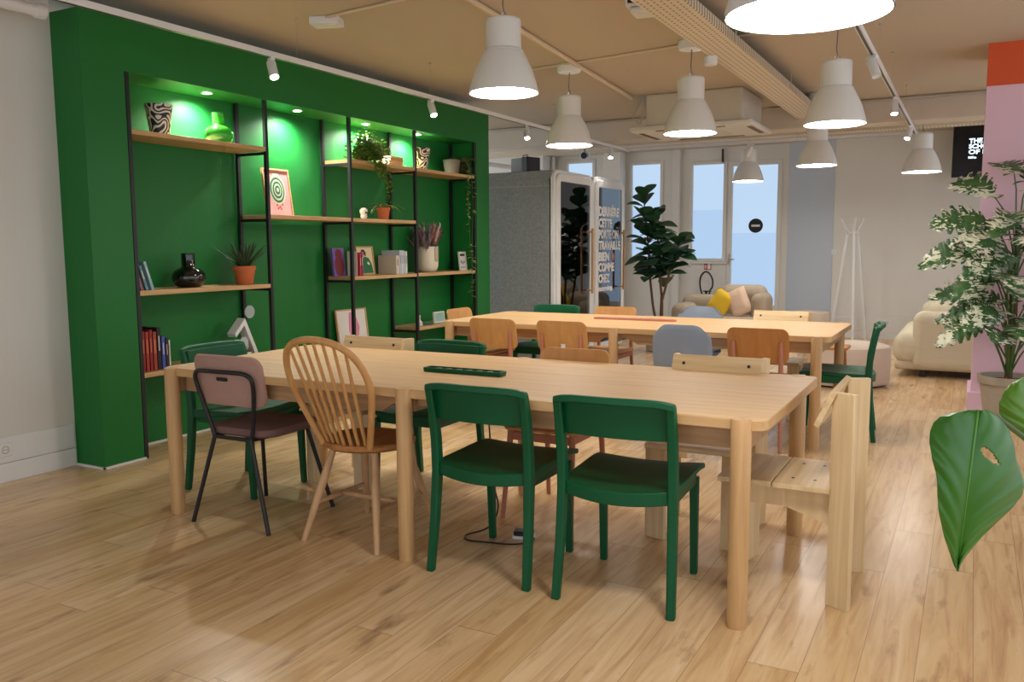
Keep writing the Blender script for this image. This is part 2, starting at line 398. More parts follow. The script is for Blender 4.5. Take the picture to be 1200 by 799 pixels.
# ------------------------------------------------------------------ text
def fit_text(body, w, h, mat_, name, parent, M, offset=.0, depth=.002):
    """letters fitted to w x h, lying in the XY plane of M from its origin (left, bottom)"""
    cu = bpy.data.curves.new(name, 'FONT'); cu.body = body; cu.size = 1; cu.offset = offset; cu.extrude = .01; cu.resolution_u = 3
    o = bpy.data.objects.new('tmp_text', cu); COL.objects.link(o)
    dg = bpy.context.evaluated_depsgraph_get(); me = bpy.data.meshes.new_from_object(o.evaluated_get(dg))
    bpy.data.objects.remove(o); bpy.data.curves.remove(cu)
    xs = [v.co.x for v in me.vertices]; ys = [v.co.y for v in me.vertices]
    sx = w/(max(xs)-min(xs)); sy = h/(max(ys)-min(ys))
    for v in me.vertices: v.co = M @ Vector(((v.co.x-min(xs))*sx, (v.co.y-min(ys))*sy, v.co.z/.01*depth/2))
    me.materials.clear(); me.materials.append(mat_)
    t = bpy.data.objects.new(name, me); COL.objects.link(t); t.parent = parent
    return t
MX = Matrix(((0,0,1,0),(1,0,0,0),(0,1,0,0),(0,0,0,1)))      # text facing +x, reading along +y
MY = Matrix(((1,0,0,0),(0,0,-1,0),(0,1,0,0),(0,0,0,1)))     # text facing -y, reading along +x

# ------------------------------------------------------------------ tables
def make_table(loc, label):
    t = thing('dining_table', label, 'table', loc, 0, 'two long oak tables')
    W, D = 1.405, .54           # half leg spacing in x, y
    x0, x1, y0, y1 = -W-.07, W+.085, -D-.002, D+.03
    top = B().prism(rrect(x0,x1,y0,y1,.05), .70, .74)
    top.fin('tabletop', OAK, t, bevel=.004)
    for x in (-W, 0, W):
        for y in (-D, D+.012):
            B().lathe([(.032,0),(.035,.02),(.0355,.5),(.0355,.7385),(.033,.7415)], (x,y,0), 24).fin('leg', OAKZ, t)
    for y in (-D+.075, D-.07):
        o = [(-W+.03,.62),(-.16,.62),(-.10,.66),(.10,.66),(.16,.62),(W-.03,.62),(W-.03,.70),(-W+.03,.70)]
        B().prism(o, -.015, .015, T((0,y,0), rx=PI/2)).fin('apron', OAKP, t)
    for x in (-W, W): B().box(x-.015,x+.015,-D+.03,D-.02,.62,.70).fin('apron', OAKP, t)
    B().box(-.03,.03,-D+.035,D-.03,.64,.70).fin('crossbar', OAKP, t)
    return t
tb1 = make_table((-2.075,3.43,0), 'long oak table with round legs in front, green socket strip on top')
tb2 = dup(tb1, (-2.27,6.30,0), 0, 'long oak table with round legs standing behind the front one, pink socket strip on top', 'two long oak tables')

def power_strip(loc, L, m, label, ang=0, h=.020):
    t = thing('power_strip', label, 'socket strip', loc, ang)
    b = B()
    b.prism(rrect(-L/2,L/2,-.034,.034,.012), 0, .006)
    b.box(-L/2+.01,L/2-.01,-.034,-.028,.006,h); b.box(-L/2+.01,L/2-.01,.028,.034,.006,h); b.box(-L/2,-L/2+.012,-.03,.03,.006,h); b.box(L/2-.012,L/2,-.03,.03,.006,h)
    b.fin('tray', m, t, bevel=.002)
    B().box(-L/2+.02,L/2-.02,-.026,.026,.006,.012).fin('socket_bar', BLACKP, t, bevel=.003)
    n = 6
    for i in range(n):
        x = -L/2+.07+(L-.14)*i/(n-1)
        B().lathe([(.0145,0),(.0145,.004),(.011,.004),(.010,.0015)], (x,0,.012), 16, cap=False).fin('socket', GRAYM, t)
    return t
power_strip((-2.075,3.375,.741), .42, GRN, 'green tray with black power sockets on the front table', 0)
power_strip((-2.36,6.44,.741), .68, mat('salmon_red', rgb(206,128,112), .6), 'salmon pink socket tray on the rear table', 0, .014)

# ------------------------------------------------------------------ chairs
def green_chair(loc, rz, label, group='green lacquered wooden chairs'):
    t = thing('green_chair', label, 'chair', loc, rz, group)
    for s in (-1,1):
        B().sweep([(s*.222,-.245,0),(s*.216,-.215,.22),(s*.212,-.198,.42),(s*.212,-.205,.55),(s*.213,-.225,.68),(s*.213,-.25,.775)], [.032,.033,.034,.034,.034,.033], [.030,.038,.044,.042,.038,.032]).fin('leg', GRN, t, bevel=.006)
        B().sweep([(s*.193,.222,0),(s*.193,.205,.41)], [.028,.034], [.028,.038]).fin('leg', GRN, t, bevel=.005)
    def seat(u, v):
        x = -.222+.444*u; ed = (1-(2*u-1)**2)
        y0 = -.20-.045*ed; y = y0+(.245-y0)*v
        dish = -.016*math.sin(PI*u)*(1-.3*v)
        return (x*(1+.02*v), y, .458+dish+.012*v-.01*max(0,(v-.85)/.15))
    B().sheet(seat, 14, 10, lambda u,v: (0,0,-(.052-.030*min(1,v*1.6)))).fin('seat', GRN, t, bevel=.005)
    B().box(-.19,.19,.185,.207,.385,.44).box(-.205,-.185,-.17,.19,.385,.44).box(.185,.205,-.17,.19,.385,.44).fin('seat_frame', GRN, t, bevel=.003)
    def bk(u, v):
        x = -.203+.406*u; z = .638+.135*v
        return (x, -.214-.030*(1-(2*u-1)**2)-.14*(z-.638), z)
    B().sheet(bk, 12, 3, lambda u,v: (0,.014,.002)).fin('backrest', GRN, t, bevel=.003)
    pts = []
    for i in range(15):
        u = i/14; x = -.228+.456*u; e = 1-abs(2*u-1)**6
        pts.append((x, -.250-.030*(1-(2*u-1)**2), .768+.014*e))
    b = B(); rings = []
    for p in pts:
        x,y,z = p; rings.append([(x,y-.017,z-.014),(x,y+.017,z-.014),(x,y+.015,z+.012),(x,y-.015,z+.014)])
    b.ring_skin(rings).fin('top_rail', GRN, t, bevel=.006, seg=3)
    return t
gc = green_chair((-1.69,3.075,0), 0, 'green chair at the near long side of the front table, left of its green twin')
G = 'green lacquered wooden chairs'
dup(gc, (-1.125,3.07,0), .05, 'green chair at the near long side of the front table, beside its right end leg', G)
dup(gc, (-3.53,3.43,0), -PI/2, 'green chair at the far left short end of the front table behind the pink chair', G)
dup(gc, (-2.62,3.87,0), PI, 'green chair on the far long side of the front table behind the bow-back chair', G)
dup(gc, (-.80,6.33,0), 1.66, 'green chair at the right short end of the rear table', G)
dup(gc, (-3.36,6.86,0), PI, 'green chair on the far long side of the rear table before the grey booth', G)

def windsor(loc, rz):
    t = thing('bow_back_chair', 'natural beech bow-back spindle chair at the near side of the front table', 'chair', loc, rz)
    out = []
    for k in range(40):
        a = 2*PI*k/40; r = .215
        x = r*1.02*math.cos(a); y = r*math.sin(a)*(1.0 if math.sin(a) < 0 else .95)
        out.append((x, y))
    b = B(); rings = []
    for sc_, z in ((.90,.425),(.99,.437),(1,.45),(.96,.459),(.6,.452),(.15,.450)): rings.append([(x*sc_, y*sc_, z) for x, y in out])
    b.ring_skin(rings).fin('seat', BEECHS, t)
    foot = {}
    for sx in (-1,1):
        for sy in (-1,1):
            a = Vector((sx*.115, sy*.11+.0, .43)); c = Vector((sx*.205, sy*.235, 0)); foot[(sx,sy)] = (a, c)
            pts = [a.lerp(c, q) for q in (0,.15,.4,.6,1)]
            B().tube(pts, [.013,.017,.020,.018,.0125], 12).fin('leg', BEECHL, t)
    def on(k, z): a, c = foot[k]; return a.lerp(c, (.43-z)/.43)
    mids = []
    for sx in (-1,1):
        p, q = on((sx,-1), .17), on((sx,1), .17); m = (p+q)/2; mids.append(m)
        B().tube([p, p.lerp(q,.3), m, p.lerp(q,.7), q], [.009,.012,.014,.012,.009], 10).fin('stretcher', BEECHL, t)
    B().tube([mids[0], (mids[0]+mids[1])/2, mids[1]], [.010,.013,.010], 10).fin('stretcher', BEECHL, t)
    # bow
    def bowp(z): return -.176-.40*(z-.45)
    hw, key = [], []
    path = [(.130,.45),(.158,.53),(.188,.62),(.212,.70),(.217,.76),(.205,.83),(.172,.888),(.120,.924),(.060,.941),(0,.946)]
    pts = [(-x, bowp(z)+.02*(x/.2)**2, z) for x, z in path] + [(x, bowp(z)+.02*(x/.2)**2, z) for x, z in reversed(path[:-1])]
    # smooth the path
    def cr(P, n=4):
        out = []
        for i in range(len(P)-1):
            p0 = Vector(P[max(i-1,0)]); p1 = Vector(P[i]); p2 = Vector(P[i+1]); p3 = Vector(P[min(i+2,len(P)-1)])
            for k in range(n):
                s = k/n; out.append(.5*((2*p1)+(p2-p0)*s+(2*p0-5*p1+4*p2-p3)*s*s+(3*p1-p0-3*p2+p3)*s**3))
        out.append(Vector(P[-1])); return out
    B().tube(cr(pts), .0155, 10).fin('bow', BEECH, t)
    for i in range(7):
        f = (i-3)/3.0; xb = f*.105; xt = f*.150
        zt = .935 if f == 0 else None
        best = min(cr(path if False else [(x, 0, z) for x, z in path]), key=lambda p: abs(p.x-abs(xt)) if p.z > .76 else 9)
        zt = best.z-.005
        p0 = Vector((xb, -.180+.02*abs(f), .45)); p1 = Vector((xt, bowp(zt)+.02*(xt/.2)**2, zt))
        B().tube([p0, p0.lerp(p1,.35), p1], [.008,.0095,.0065], 8).fin('spindle', BEECH, t)
    return t
windsor((-2.425,3.10,0), .01)

def pink_chair(loc, rz):
    t = thing('upholstered_chair', 'dusty pink upholstered chair with a bent black tube frame at the front table', 'chair', loc, rz)
    out = rrect(-.205,.205,-.20,.21,.09,8); b = B()
    b.ring_skin([[(x*k,y*k,z) for x,y in out] for k,z in ((.93,.435),(.99,.445),(1,.46),(.97,.474),(.85,.480),(.3,.483))]).fin('seat_pad', MAUVE, t)
    def bk(u, v):
        a = (2*u-1); x = .205*a; z = .575+.235*v
        e = 1-.18*max(0,abs(a)-.6)*(1 if v in (0,1) else 0)
        return (x, -.205-.16*(z-.5)+.045*a*a-.015, z)
    # rounded panel built from rows of an outline
    pan = B(); ol = rrect(-.210,.210,.585,.832,.055,8)
    def pos(x, z, off): return (x, -.215-.17*(z-.5)+.9*x*x+off, z)
    cx, cz = 0, .705
    for off in (0,1):
        pass
    front, back = [], []
    ks = (1,.96,.75,.5,.25,.02)
    ringsF = [[pos(x*k, cz+(z-cz)*k, .014 if k < 1 else .004) for x,z in ol] for k in ks]
    ringsB = [[pos(x*k, cz+(z-cz)*k, -.014 if k < 1 else -.004) for x,z in ol] for k in ks]
    pan.ring_skin(list(reversed(ringsF))+ringsB).fin('back_pad', PINKF, t)
    sl = rrect(-.034,.034,.712,.730,.0085,4)
    B().ring_skin([[pos(x,z,-.0185) for x,z in sl],[pos(x,z,-.010) for x,z in sl]]).fin('grip_slot', BLACKM, t)
    # loop frame
    P = [(-.115,-.215,.43),(-.135,-.222,.50),(-.165,-.245,.62),(-.178,-.262,.70),(-.172,-.270,.735),(-.14,-.281,.755),(-.06,-.293,.760)]
    P = P+[(0,-.296,.760)]+[(-x,y,z) for x,y,z in reversed(P)]
    P = [(x, y-.0+.2*x*x, z) for x,y,z in P]
    B().tube(cr(P), .0105, 10).fin('back_frame', BLACKM, t)
    for s in (-1,1):
        B().tube([(s*.115,-.215,.43),(s*.24,-.255,0)], .0105, 10).fin('leg', BLACKM, t)
        B().tube([(s*.15,.14,.43),(s*.225,.235,0)], .0105, 10).fin('leg', BLACKM, t)
        B().tube([(s*.115,-.215,.43),(s*.15,.14,.43)], .010, 8).fin('seat_rail', BLACKM, t)
    B().tube([(-.15,.14,.43),(.15,.14,.43)], .010, 8).tube([(-.115,-.215,.43),(.115,-.215,.43)], .010, 8).fin('seat_rail', BLACKM, t)
    return t
pink_chair((-3.07,3.09,0), .03)

def plank_chair(loc, rz, label, group='pale ash plank chairs'):
    t = thing('plank_chair', label, 'chair', loc, rz, group)
    th = .024
    for s in (-1,1):
        B().box(-.045,.045,-th/2,th/2,0,.80,T((s*.200,-.225,0), rz=PI/2+s*.47)).fin('leg', PINE, t, bevel=.002)      # rear plank, rises to carry the back
        B().box(-.05,.05,-th/2,th/2,0,.425,T((s*.175,.175,0), rz=-s*.25)).fin('leg', PINE, t, bevel=.002)
        o = [(-.19,.425),(.16,.425),(.16,.345),(-.02,.345),(-.19,.29)]
        B().prism(o, -.011, .011, T((s*.15,0,0)) @ Matrix(((0,0,1,0),(1,0,0,0),(0,1,0,0),(0,0,0,1)))).fin('side_rail', PINE, t)
    for y0, y1 in ((-.185,.02),(.024,.225)):
        B().box(-.215,.215,y0,y1,.425,.447).fin('seat', PINES, t, bevel=.003)
    for sx in (-.12,.12):
        for y in (-.12,-.04): B().cyl((sx,y,.4465),(sx,y,.4485),.006,n=10).fin('bolt', BLACKM, t)
    M = T((0,-.158,.735), rx=.42)
    B().box(-.212,.212,-.011,.011,-.07,.075,M).fin('backrest', PINES, t, bevel=.002)
    for s in (-1,1): B().lathe([(.008,0),(.008,.003)], n=12, M=M @ T((s*.155,.0105,.03), rx=-PI/2)).fin('bolt', BLACKM, t)
    return t
PG = 'pale ash plank chairs'
pc = plank_chair((-.605,3.42,0), PI/2, 'pale ash plank chair at the right short end of the front table')
dup(pc, (-3.085,3.83,0), PI, 'pale ash plank chair on the far side of the front table, beside the shelving', PG)
dup(pc, (-1.05,3.82,0), PI, 'pale ash plank chair on the far side of the front table near its right end', PG)
dup(pc, (-1.33,6.82,0), PI, 'pale ash plank chair on the far side of the rear table near its right end', PG)

def ply_chair(loc, rz, label, m=PLYB, legm=TERRA, group='plywood chairs with terracotta legs'):
    t = thing('plywood_chair', label, 'chair', loc, rz, group)
    ol = rrect(-.195,.195,.575,.80,.045,6)
    def pos(x, z, off): return (x, -.215-.20*(z-.6)+.7*x*x+off, z)
    ks = (1,.75,.5,.25,.02); cz = .69
    B().ring_skin([[pos(x*k, cz+(z-cz)*k, .006) for x,z in ol] for k in reversed(ks)]+[[pos(x*k, cz+(z-cz)*k, -.006) for x,z in ol] for k in ks]).fin('backrest', m, t)
    out = rrect(-.205,.205,-.19,.21,.06,6)
    B().ring_skin([[(x*k,y*k,z) for x,y in out] for k,z in ((.3,.437),(.99,.440),(1,.452),(.96,.456),(.6,.448),(.1,.445))]).fin('seat', m, t)
    for s in (-1,1):
        B().tube([(s*.165,-.255,0),(s*.158,-.228,.25),(s*.152,-.214,.44),(s*.150,-.220,.60),(s*.150,-.232,.70),(s*.150,-.236,.715)], [.011,.014,.016,.015,.012,.005], 12).fin('leg', legm, t)
        B().tube([(s*.185,.225,0),(s*.165,.170,.435)], [.011,.016], 12).fin('leg', legm, t)
        B().box(s*.158-.009,s*.158+.009,-.215,.17,.385,.425).fin('seat_rail', legm, t, bevel=.003)
    B().box(-.16,.16,.155,.173,.385,.425).fin('seat_rail', legm, t, bevel=.003)
    B().box(-.155,.155,-.222,-.204,.385,.425).fin('seat_rail', legm, t, bevel=.003)
    return t
WG = 'plywood chairs with terracotta legs'
p1 = ply_chair((-3.13,5.72,0), 0, 'plywood chair on the near side of the rear table, leftmost on that side')
p2 = dup(p1, (-2.57,5.73,0), 0, 'plywood chair with a small white square on its back, at the rear table', WG)
st = B().box(-.016,.016,-.003,.003,-.016,.016,T((.02,-.2285,.620), rx=.2)).fin('sticker', WHITEPL, p2)
p3 = ply_chair((-1.20,5.78,0), 0, 'darker amber plywood chair on the near side of the rear table beside the blue-grey chair', PLYD)
dup(p1, (-1.80,3.80,0), PI, 'plywood chair on the far long side of the front table, facing the two green chairs', WG)
dup(p1, (-3.68,6.28,0), -PI/2, 'plywood chair at the left short end of the rear table', WG)
dup(p1, (-2.74,6.77,0), PI, 'plywood chair on the far long side of the rear table near the booth doors', WG)

def shell_chair(loc, rz, label, group='blue-grey shell chairs'):
    t = thing('shell_chair', label, 'chair', loc, rz, group)
    def f(u, v):
        a = 2*u-1
        if v < .5:
            k = v/.5; y = .22-.40*k; w = .20; z = .452-.012*math.sin(PI*k)
            y += 0; z += .03*a*a*k
        else:
            k = (v-.5)/.5; th = min(1, k*3)
            y = -.18-.05*math.sin(th*PI/2)-.055*k; z = .452+.375*k+ .03*a*a*(1-k)
            w = .20*(1-.04*k); 
            y += .05*a*a
            if k > .6: q = (k-.6)/.4; w *= 1-.20*q**5; z -= .045*a**6*q
        if v < .08: w *= .88+.12*(v/.08)
        return (w*a, y, z)
    B().sheet(f, 14, 28, lambda u,v: (0,-.008*min(1,max(0,(v-.4)*4)),-.008)).fin('shell', BLUEG, t, angle=1.2)
    for sx in (-1,1):
        for sy in (-1,1):
            B().tube([(sx*.12,sy*.11,.435),(sx*.20,sy*.215,0)], [.013,.010], 10).fin('leg', BLUEG, t)
    B().box(-.13,.13,-.12,.12,.425,.437).fin('seat_plate', BLUEG, t, bevel=.004)
    return t
s1 = shell_chair((-1.635,5.57,0), 0, 'blue-grey shell chair on the near side of the rear table')
dup(s1, (-1.97,6.72,0), PI, 'blue-grey shell chair on the far side of the rear table', 'blue-grey shell chairs')

# low wooden stool beyond the rear table
t = thing('wooden_stool', 'low brown wooden stool between the rear table and the round pouf', 'stool', (-1.07,7.75,0))
B().prism(rrect(-.17,.17,-.15,.15,.03), .44, .465).fin('seat', PLYD, t, bevel=.004)
for sx in (-1,1):
    for sy in (-1,1): B().tube([(sx*.12,sy*.10,.44),(sx*.15,sy*.13,0)], [.016,.012], 10).fin('leg', BEECHS, t)

# cable and plug below the front table
c = B().tube(cr([(-1.98,3.42,.62),(-1.965,3.42,.45),(-1.95,3.41,.25),(-1.90,3.38,.12),(-1.93,3.34,.03),(-2.0,3.26,.007),(-1.96,3.20,.007),(-1.85,3.22,.007),(-1.76,3.24,.007),(-1.70,3.30,.007),(-1.70,3.36,.008)]), .004, 8)
tag(c.fin('power_cable', BLACKP), 'thin black cable trailing on the floor below the front table', 'cable')
t = thing('power_adapter', 'small black adapter with a white edge lying on the floor below the front table', 'plug', (-1.76,3.37,0), .3)
B().prism(rrect(-.05,.05,-.03,.03,.01), 0, .012).fin('base', WHITEPL, t)
B().prism(rrect(-.045,.045,-.028,.028,.01), .012, .034).fin('body', BLACKP, t, bevel=.004)

# ------------------------------------------------------------------ shelving unit
FY = [3.585,4.745,5.70,6.645,7.715]
XF, XB = -4.595, -4.88
su = thing('shelving_unit', 'black metal and oak shelving unit built into the green wall', 'shelves', (-4.74,5.65,0))
def loc_box(x0,x1,y0,y1,z0,z1): return B().box(x0+4.74,x1+4.74,y0-5.65,y1-5.65,z0,z1)
for i, y in enumerate(FY):
    loc_box(XF-.013,XF+.013,y-.013,y+.013,0,2.398).fin('post', BLACKM, su, smooth=False)
    loc_box(XB-.013,XB+.013,y-.013,y+.013,0,2.398).fin('post', BLACKM, su, smooth=False)
Z1, Z2, Z3, ZB = 2.06, 1.575, 1.085, .545
shelf_list = [(0,1,Z1),(2,3,Z1),(3,4,Z1),(1,2,Z2),(2,3,Z2),(0,1,1.065),(2,3,Z3),(3,4,Z3),(0,1,ZB),(3,4,.575)]
for a, c_, z in shelf_list:
    loc_box(XB-.012,XF+.012,FY[a]+(.0135 if a in (0,) else .0135),FY[c_]-.0135,z-.030,z).fin('shelf', SHELFW, su, smooth=False, bevel=.002)
for i, zs in ((0,(Z1,1.065,ZB)),(1,(Z1,Z2,1.065,ZB)),(2,(Z1,Z2,Z3)),(3,(Z1,Z2,Z3,.575)),(4,(Z1,Z3,.575))):
    for z in zs: loc_box(XB+.013,XF-.013,FY[i]-.010,FY[i]+.010,z-.052,z-.032).fin('crossbar', BLACKM, su, smooth=False)

# recessed downlights in the niche ceiling
DL = [(-4.72,4.33),(-4.72,5.23),(-4.72,6.09),(-4.72,6.88)]
DN = ['above the green glass bottle','above the pink framed print','above the trailing plant','above the smaller patterned vase']
for (x, y), w in zip(DL, DN):
    t = thing('downlight', 'small round recessed downlight in the green niche, '+w, 'downlight', (x,y,2.40), 0, 'recessed downlights of the shelf niche')
    B().lathe([(.033,-.001),(.040,-.001),(.040,-.008),(.030,-.008)], n=24, cap=False).fin('bezel', WHITEPL, t)
    B().lathe([(.031,-.004),(.031,-.001)], n=24).fin('lens', DOWNE, t)
    l = bpy.data.lights.new('niche_light', 'SPOT'); l.energy = 95; l.color = (1,.98,.90); l.spot_size = 2.75; l.spot_blend = 1.0; l.shadow_soft_size = .03
    o = bpy.data.objects.new('niche_light', l); COL.objects.link(o); o.parent = t; o.location = (-.05,0,-.015)

# ------------------------------------------------------------------ objects on the shelves
def pot_plant_base(): pass
XM = -4.73
def vase_maze(y, z, h, r0, r1, label, group=None):
    b = B(); b.lathe([(r0*.9,0),(r0,.004),(r1,h),(r1-.006,h),(r0-.006,.012),(.001,.01)], n=32)
    o = b.fin('patterned_vase', MAZE, loc=(XM,y,z)); return tag(o, label, 'vase')
vase_maze(3.93, Z1, .20, .060, .088, 'larger black and white patterned vase, top shelf left')
vase_maze(6.96, Z1, .215, .050, .085, 'smaller black and white patterned vase beside the tall black post, top shelf right')
def bottle(y, z, m, label, s=1.0):
    pr = [(.055,0),(.066,.002),(.084,.013),(.097,.034),(.102,.060),(.098,.086),(.084,.106),(.062,.119),(.046,.126),(.041,.134),(.0405,.205),(.042,.215),(.037,.215),(.034,.135)]
    o = B().lathe([(r*s,h*s) for r,h in pr]+[(.001,.13*s)], n=36).fin('glass_vase', m, loc=(XM,y,z), smooth=True); return tag(o, label, 'vase')
bottle(4.43, Z1, GREENG, 'clear green round-bodied glass vase on the top shelf')
bottle(4.11, 1.065, DARKG, 'dark round-bodied glass vase on the middle shelf', 1.08)
# potted plants
def pot(y, z, r, h, m, name, label, cat='potted plant'):
    t = thing(name, label, cat, (XM+.03,y,z))
    B().lathe([(r*.68,0),(r*.72,.003),(r*.93,h*.78),(r,h*.79),(r*1.02,h),(r*.92,h),(r*.88,h*.86)], n=30, cap=False).lathe([(.001,0),(r*.70,0)], n=30, cap=False).fin('pot', m, t)
    B().lathe([(.001,h*.87),(r*.89,h*.87)], n=24, cap=False).fin('soil', SOIL, t)
    return t
t = pot(4.59, 1.065, .082, .135, TERRAP, 'potted_aloe', 'terracotta pot with a dark spiky aloe on the middle shelf')
b = B()
for i in range(34):
    a = i*2.4; el = 1.25-.55*random.random(); L = .17+.13*random.random()
    d = V(math.cos(a)*math.cos(el), math.sin(a)*math.cos(el), math.sin(el)); b.leaf((.02*math.cos(a),.02*math.sin(a),.11), d, V(0,0,1), L, .014, lambda q: (1-q)**.7, .12, .5, 5)
b.leaf((0,.02,.11), V(.1,.8,.85), V(0,0,1), .27, .006, lambda q: (1-q)**.5, .02, .3, 6)
b.fin('leaves', ALOE, t)
t = pot(6.29, Z2, .062, .11, TERRAP, 'potted_spider_plant', 'terracotta pot with a thin arching spider plant')
b = B()
for i in range(16):
    a = i*2.4; el = .9-.5*random.random(); L = .16+.1*random.random()
    d = V(math.cos(a)*math.cos(el), math.sin(a)*math.cos(el), math.sin(el)); b.leaf((0,0,.095), d, V(0,0,1), L, .014, lambda q: (1-q)**.5, .7, .3, 7)
b.leaf((0,0,.09), V(.25,.9,.6), V(0,0,1), .32, .015, lambda q: (1-q)**.5, .55, .3, 8); b.leaf((0,0,.09), V(.35,.6,.5), V(0,0,1), .24, .010, lambda q: (1-q)**.5, .75, .3, 8)
b.fin('leaves', IVY, t)
# trailing plant, top shelf
t = pot(6.00, Z1, .065, .10, TERRAP, 'trailing_plant', 'bushy yellow-green trailing plant hanging from the top shelf beside the book stack')
b = B()
def small_leaf(b, p, s): 
    a = random.uniform(0, 2*PI); b.leaf(p, V(math.cos(a), math.sin(a), random.uniform(-.6,.6)), V(0,0,1), s, s*.4, lambda q: math.sin(PI*min(1,q*.9+.1))**.6, .2, .2, 3)
for i in range(1300):
    p = V(max(-.11,random.gauss(.035,.05)), max(-.14,min(.16,random.gauss(.0,.075))), .03+abs(random.gauss(0,.085))); small_leaf(b, p, .036)
for st_ in range(20):
    y = random.uniform(-.08,.13); x = random.uniform(.14,.18); Ls = random.uniform(.14,.30)+.28*max(0,y)/.16; n = int(Ls*110)
    for k in range(n):
        q = k/n; small_leaf(b, V(x+.01*math.sin(9*q)+.02*q, y+.03*q+.012*math.sin(14*q+st_), .13-Ls*q + .02), .03)
b.fin('foliage', TRAIL, t)
# basket pot with trailing ivy at the right end of the top shelf
t = thing('trailing_ivy', 'woven grey basket with a thin ivy hanging down at the right end of the shelves', 'potted plant', (XM,7.50,Z1))
B().lathe([(.062,0),(.066,.004),(.092,.15),(.084,.15),(.07,.13)], n=24, cap=False).lathe([(.001,0),(.062,0)], n=24, cap=False).fin('basket', mat('woven_grey', rgb(128,120,106), .9, bump=1, bscale=90, var=.2, vscale=60), t)
b = B()
for i in range(260): small_leaf(b, V(random.gauss(.07,.04), random.gauss(.09,.04), .15-.14*random.random()**2+.02), .035)
b.fin('leaves', mat('dry_ivy_leaf', rgb(96,96,62), .6, var=.3, vscale=30), t)
b = B(); b2 = B()
vines = [(.165,.10,1.40,.03),(.175,.03,.55,.02),(.16,.06,.8,.03)]
for vi, (x, y, Ls, amp) in enumerate(vines):
    pts = [V(.05,y*.5,.15), V(.13,y*.8,.16), V(x,y,.08)]+[V(x+.006*math.sin(9*q+vi), y+amp*math.sin(5*q+vi)+.02*q, .08-Ls*q) for q in [k/16 for k in range(1,17)]]
    b2.tube(pts, .0025, 5)
    for k in range(int(Ls*24)):
        q = random.random(); 
        if vi == 0 and .35 < q < .5: continue
        small_leaf(b, V(x+.006*math.sin(9*q+vi), y+amp*math.sin(5*q+vi)+.02*q, .08-Ls*q), .055 if vi == 0 else .036)
b2.fin('vines', STEMG, t); b.fin('hanging_leaves', IVY, t)

# framed pink print on the shelf
def framed(y, z, w, h, name, label, frame_m, art, lean=.16, x=-4.80):
    t = thing(name, label, 'picture', (x+.02,y,z), 0); M = T(ry=-lean)
    f = .012; b = B()
    b.box(-.008,.010,-w/2,-w/2+f,0,h,M).box(-.008,.010,w/2-f,w/2,0,h,M).box(-.008,.010,-w/2+f,w/2-f,0,f,M).box(-.008,.010,-w/2+f,w/2-f,h-f,h,M)
    b.fin('frame', frame_m, t, smooth=False); B().box(-.006,.002,-w/2+f,w/2-f,f,h-f,M).fin('print', art, t, smooth=False)
    return t, M
def blob(M, pts, m, name, parent, x=.0025, th=.0008):
    """flat shape printed on a picture; pts are (y,z)"""
    B().ring_skin([[M @ V(x,y,z) for y,z in pts],[M @ V(x+th,y,z) for y,z in pts]]).fin(name, m, parent, smooth=False)
def ell(cy, cz, ry, rz, n=24): return [(cy+ry*math.cos(2*PI*k/n), cz+rz*math.sin(2*PI*k/n)) for k in range(n)]
PINKA = mat('pink_print', rgb(226,150,150), .3, spec=.6)
PALEG = mat('pale_green_ink', rgb(176,200,170), .4)
DKG = mat('dark_green_ink', rgb(52,88,60), .4)
t, M = framed(5.07, Z2, .285, .37, 'framed_print', 'framed pink print of a swirling oval leaning on the shelf', SHELFW, PINKA, .14)
for k in range(7):
    s_ = 1-k*.14; blob(M, ell(0,.205,.088*s_,.115*s_), PALEG if k % 2 == 0 else DKG, 'oval_ring', t, .0025+.0009*k)
blob(M, [(-.035,.31),(.035,.31),(.03,.335),(-.03,.335)], PALEG, 'oval_ring', t)
for (yy, zz) in ((-.03,.085),(0,.07),(.03,.09),(.01,.055),(-.02,.06)): blob(M, ell(yy,zz,.008,.008,10), RED, 'red_dot', t, .0095)
# portrait frame
t, M = framed(6.13, Z3, .24, .255, 'framed_portrait', 'small framed portrait of a figure in green with a cream scarf', SHELFW, mat('cream_print', rgb(222,204,160), .5), .12)
blob(M, [(-.09,.015),(.10,.015),(.085,.10),(.05,.15),(-.005,.165),(-.05,.13),(-.07,.08)], mat('art_green', rgb(34,104,58), .5), 'portrait_top', t, .003)
blob(M, ell(-.035,.185,.024,.032), mat('art_skin', rgb(196,140,104), .5), 'portrait_face', t, .004)
blob(M, [(-.055,.20),(-.045,.225),(-.01,.228),(.015,.20),(.01,.165),(-.01,.175),(-.02,.21)], mat('art_hair', rgb(40,30,28), .5), 'portrait_hair', t, .005)
blob(M, [(.02,.10),(.05,.085),(.06,.10),(.03,.12)], PAPER, 'portrait_detail', t, .005)
# large pink artwork behind the table, on the floor
t, M = framed(6.00, 0.001, .42, .79, 'leaning_artwork', 'large pale framed artwork with a pink band leaning on the green wall', SHELFW, PAPER, .12, -4.80)
blob(M, [(-.02,.05),(.09,.05),(.10,.35),(.06,.5),(.10,.62),(.05,.76),(-.03,.76),(-.05,.6),(.0,.4),(-.04,.2)], mat('art_pink', rgb(222,140,170), .5), 'pink_band', t, .003)
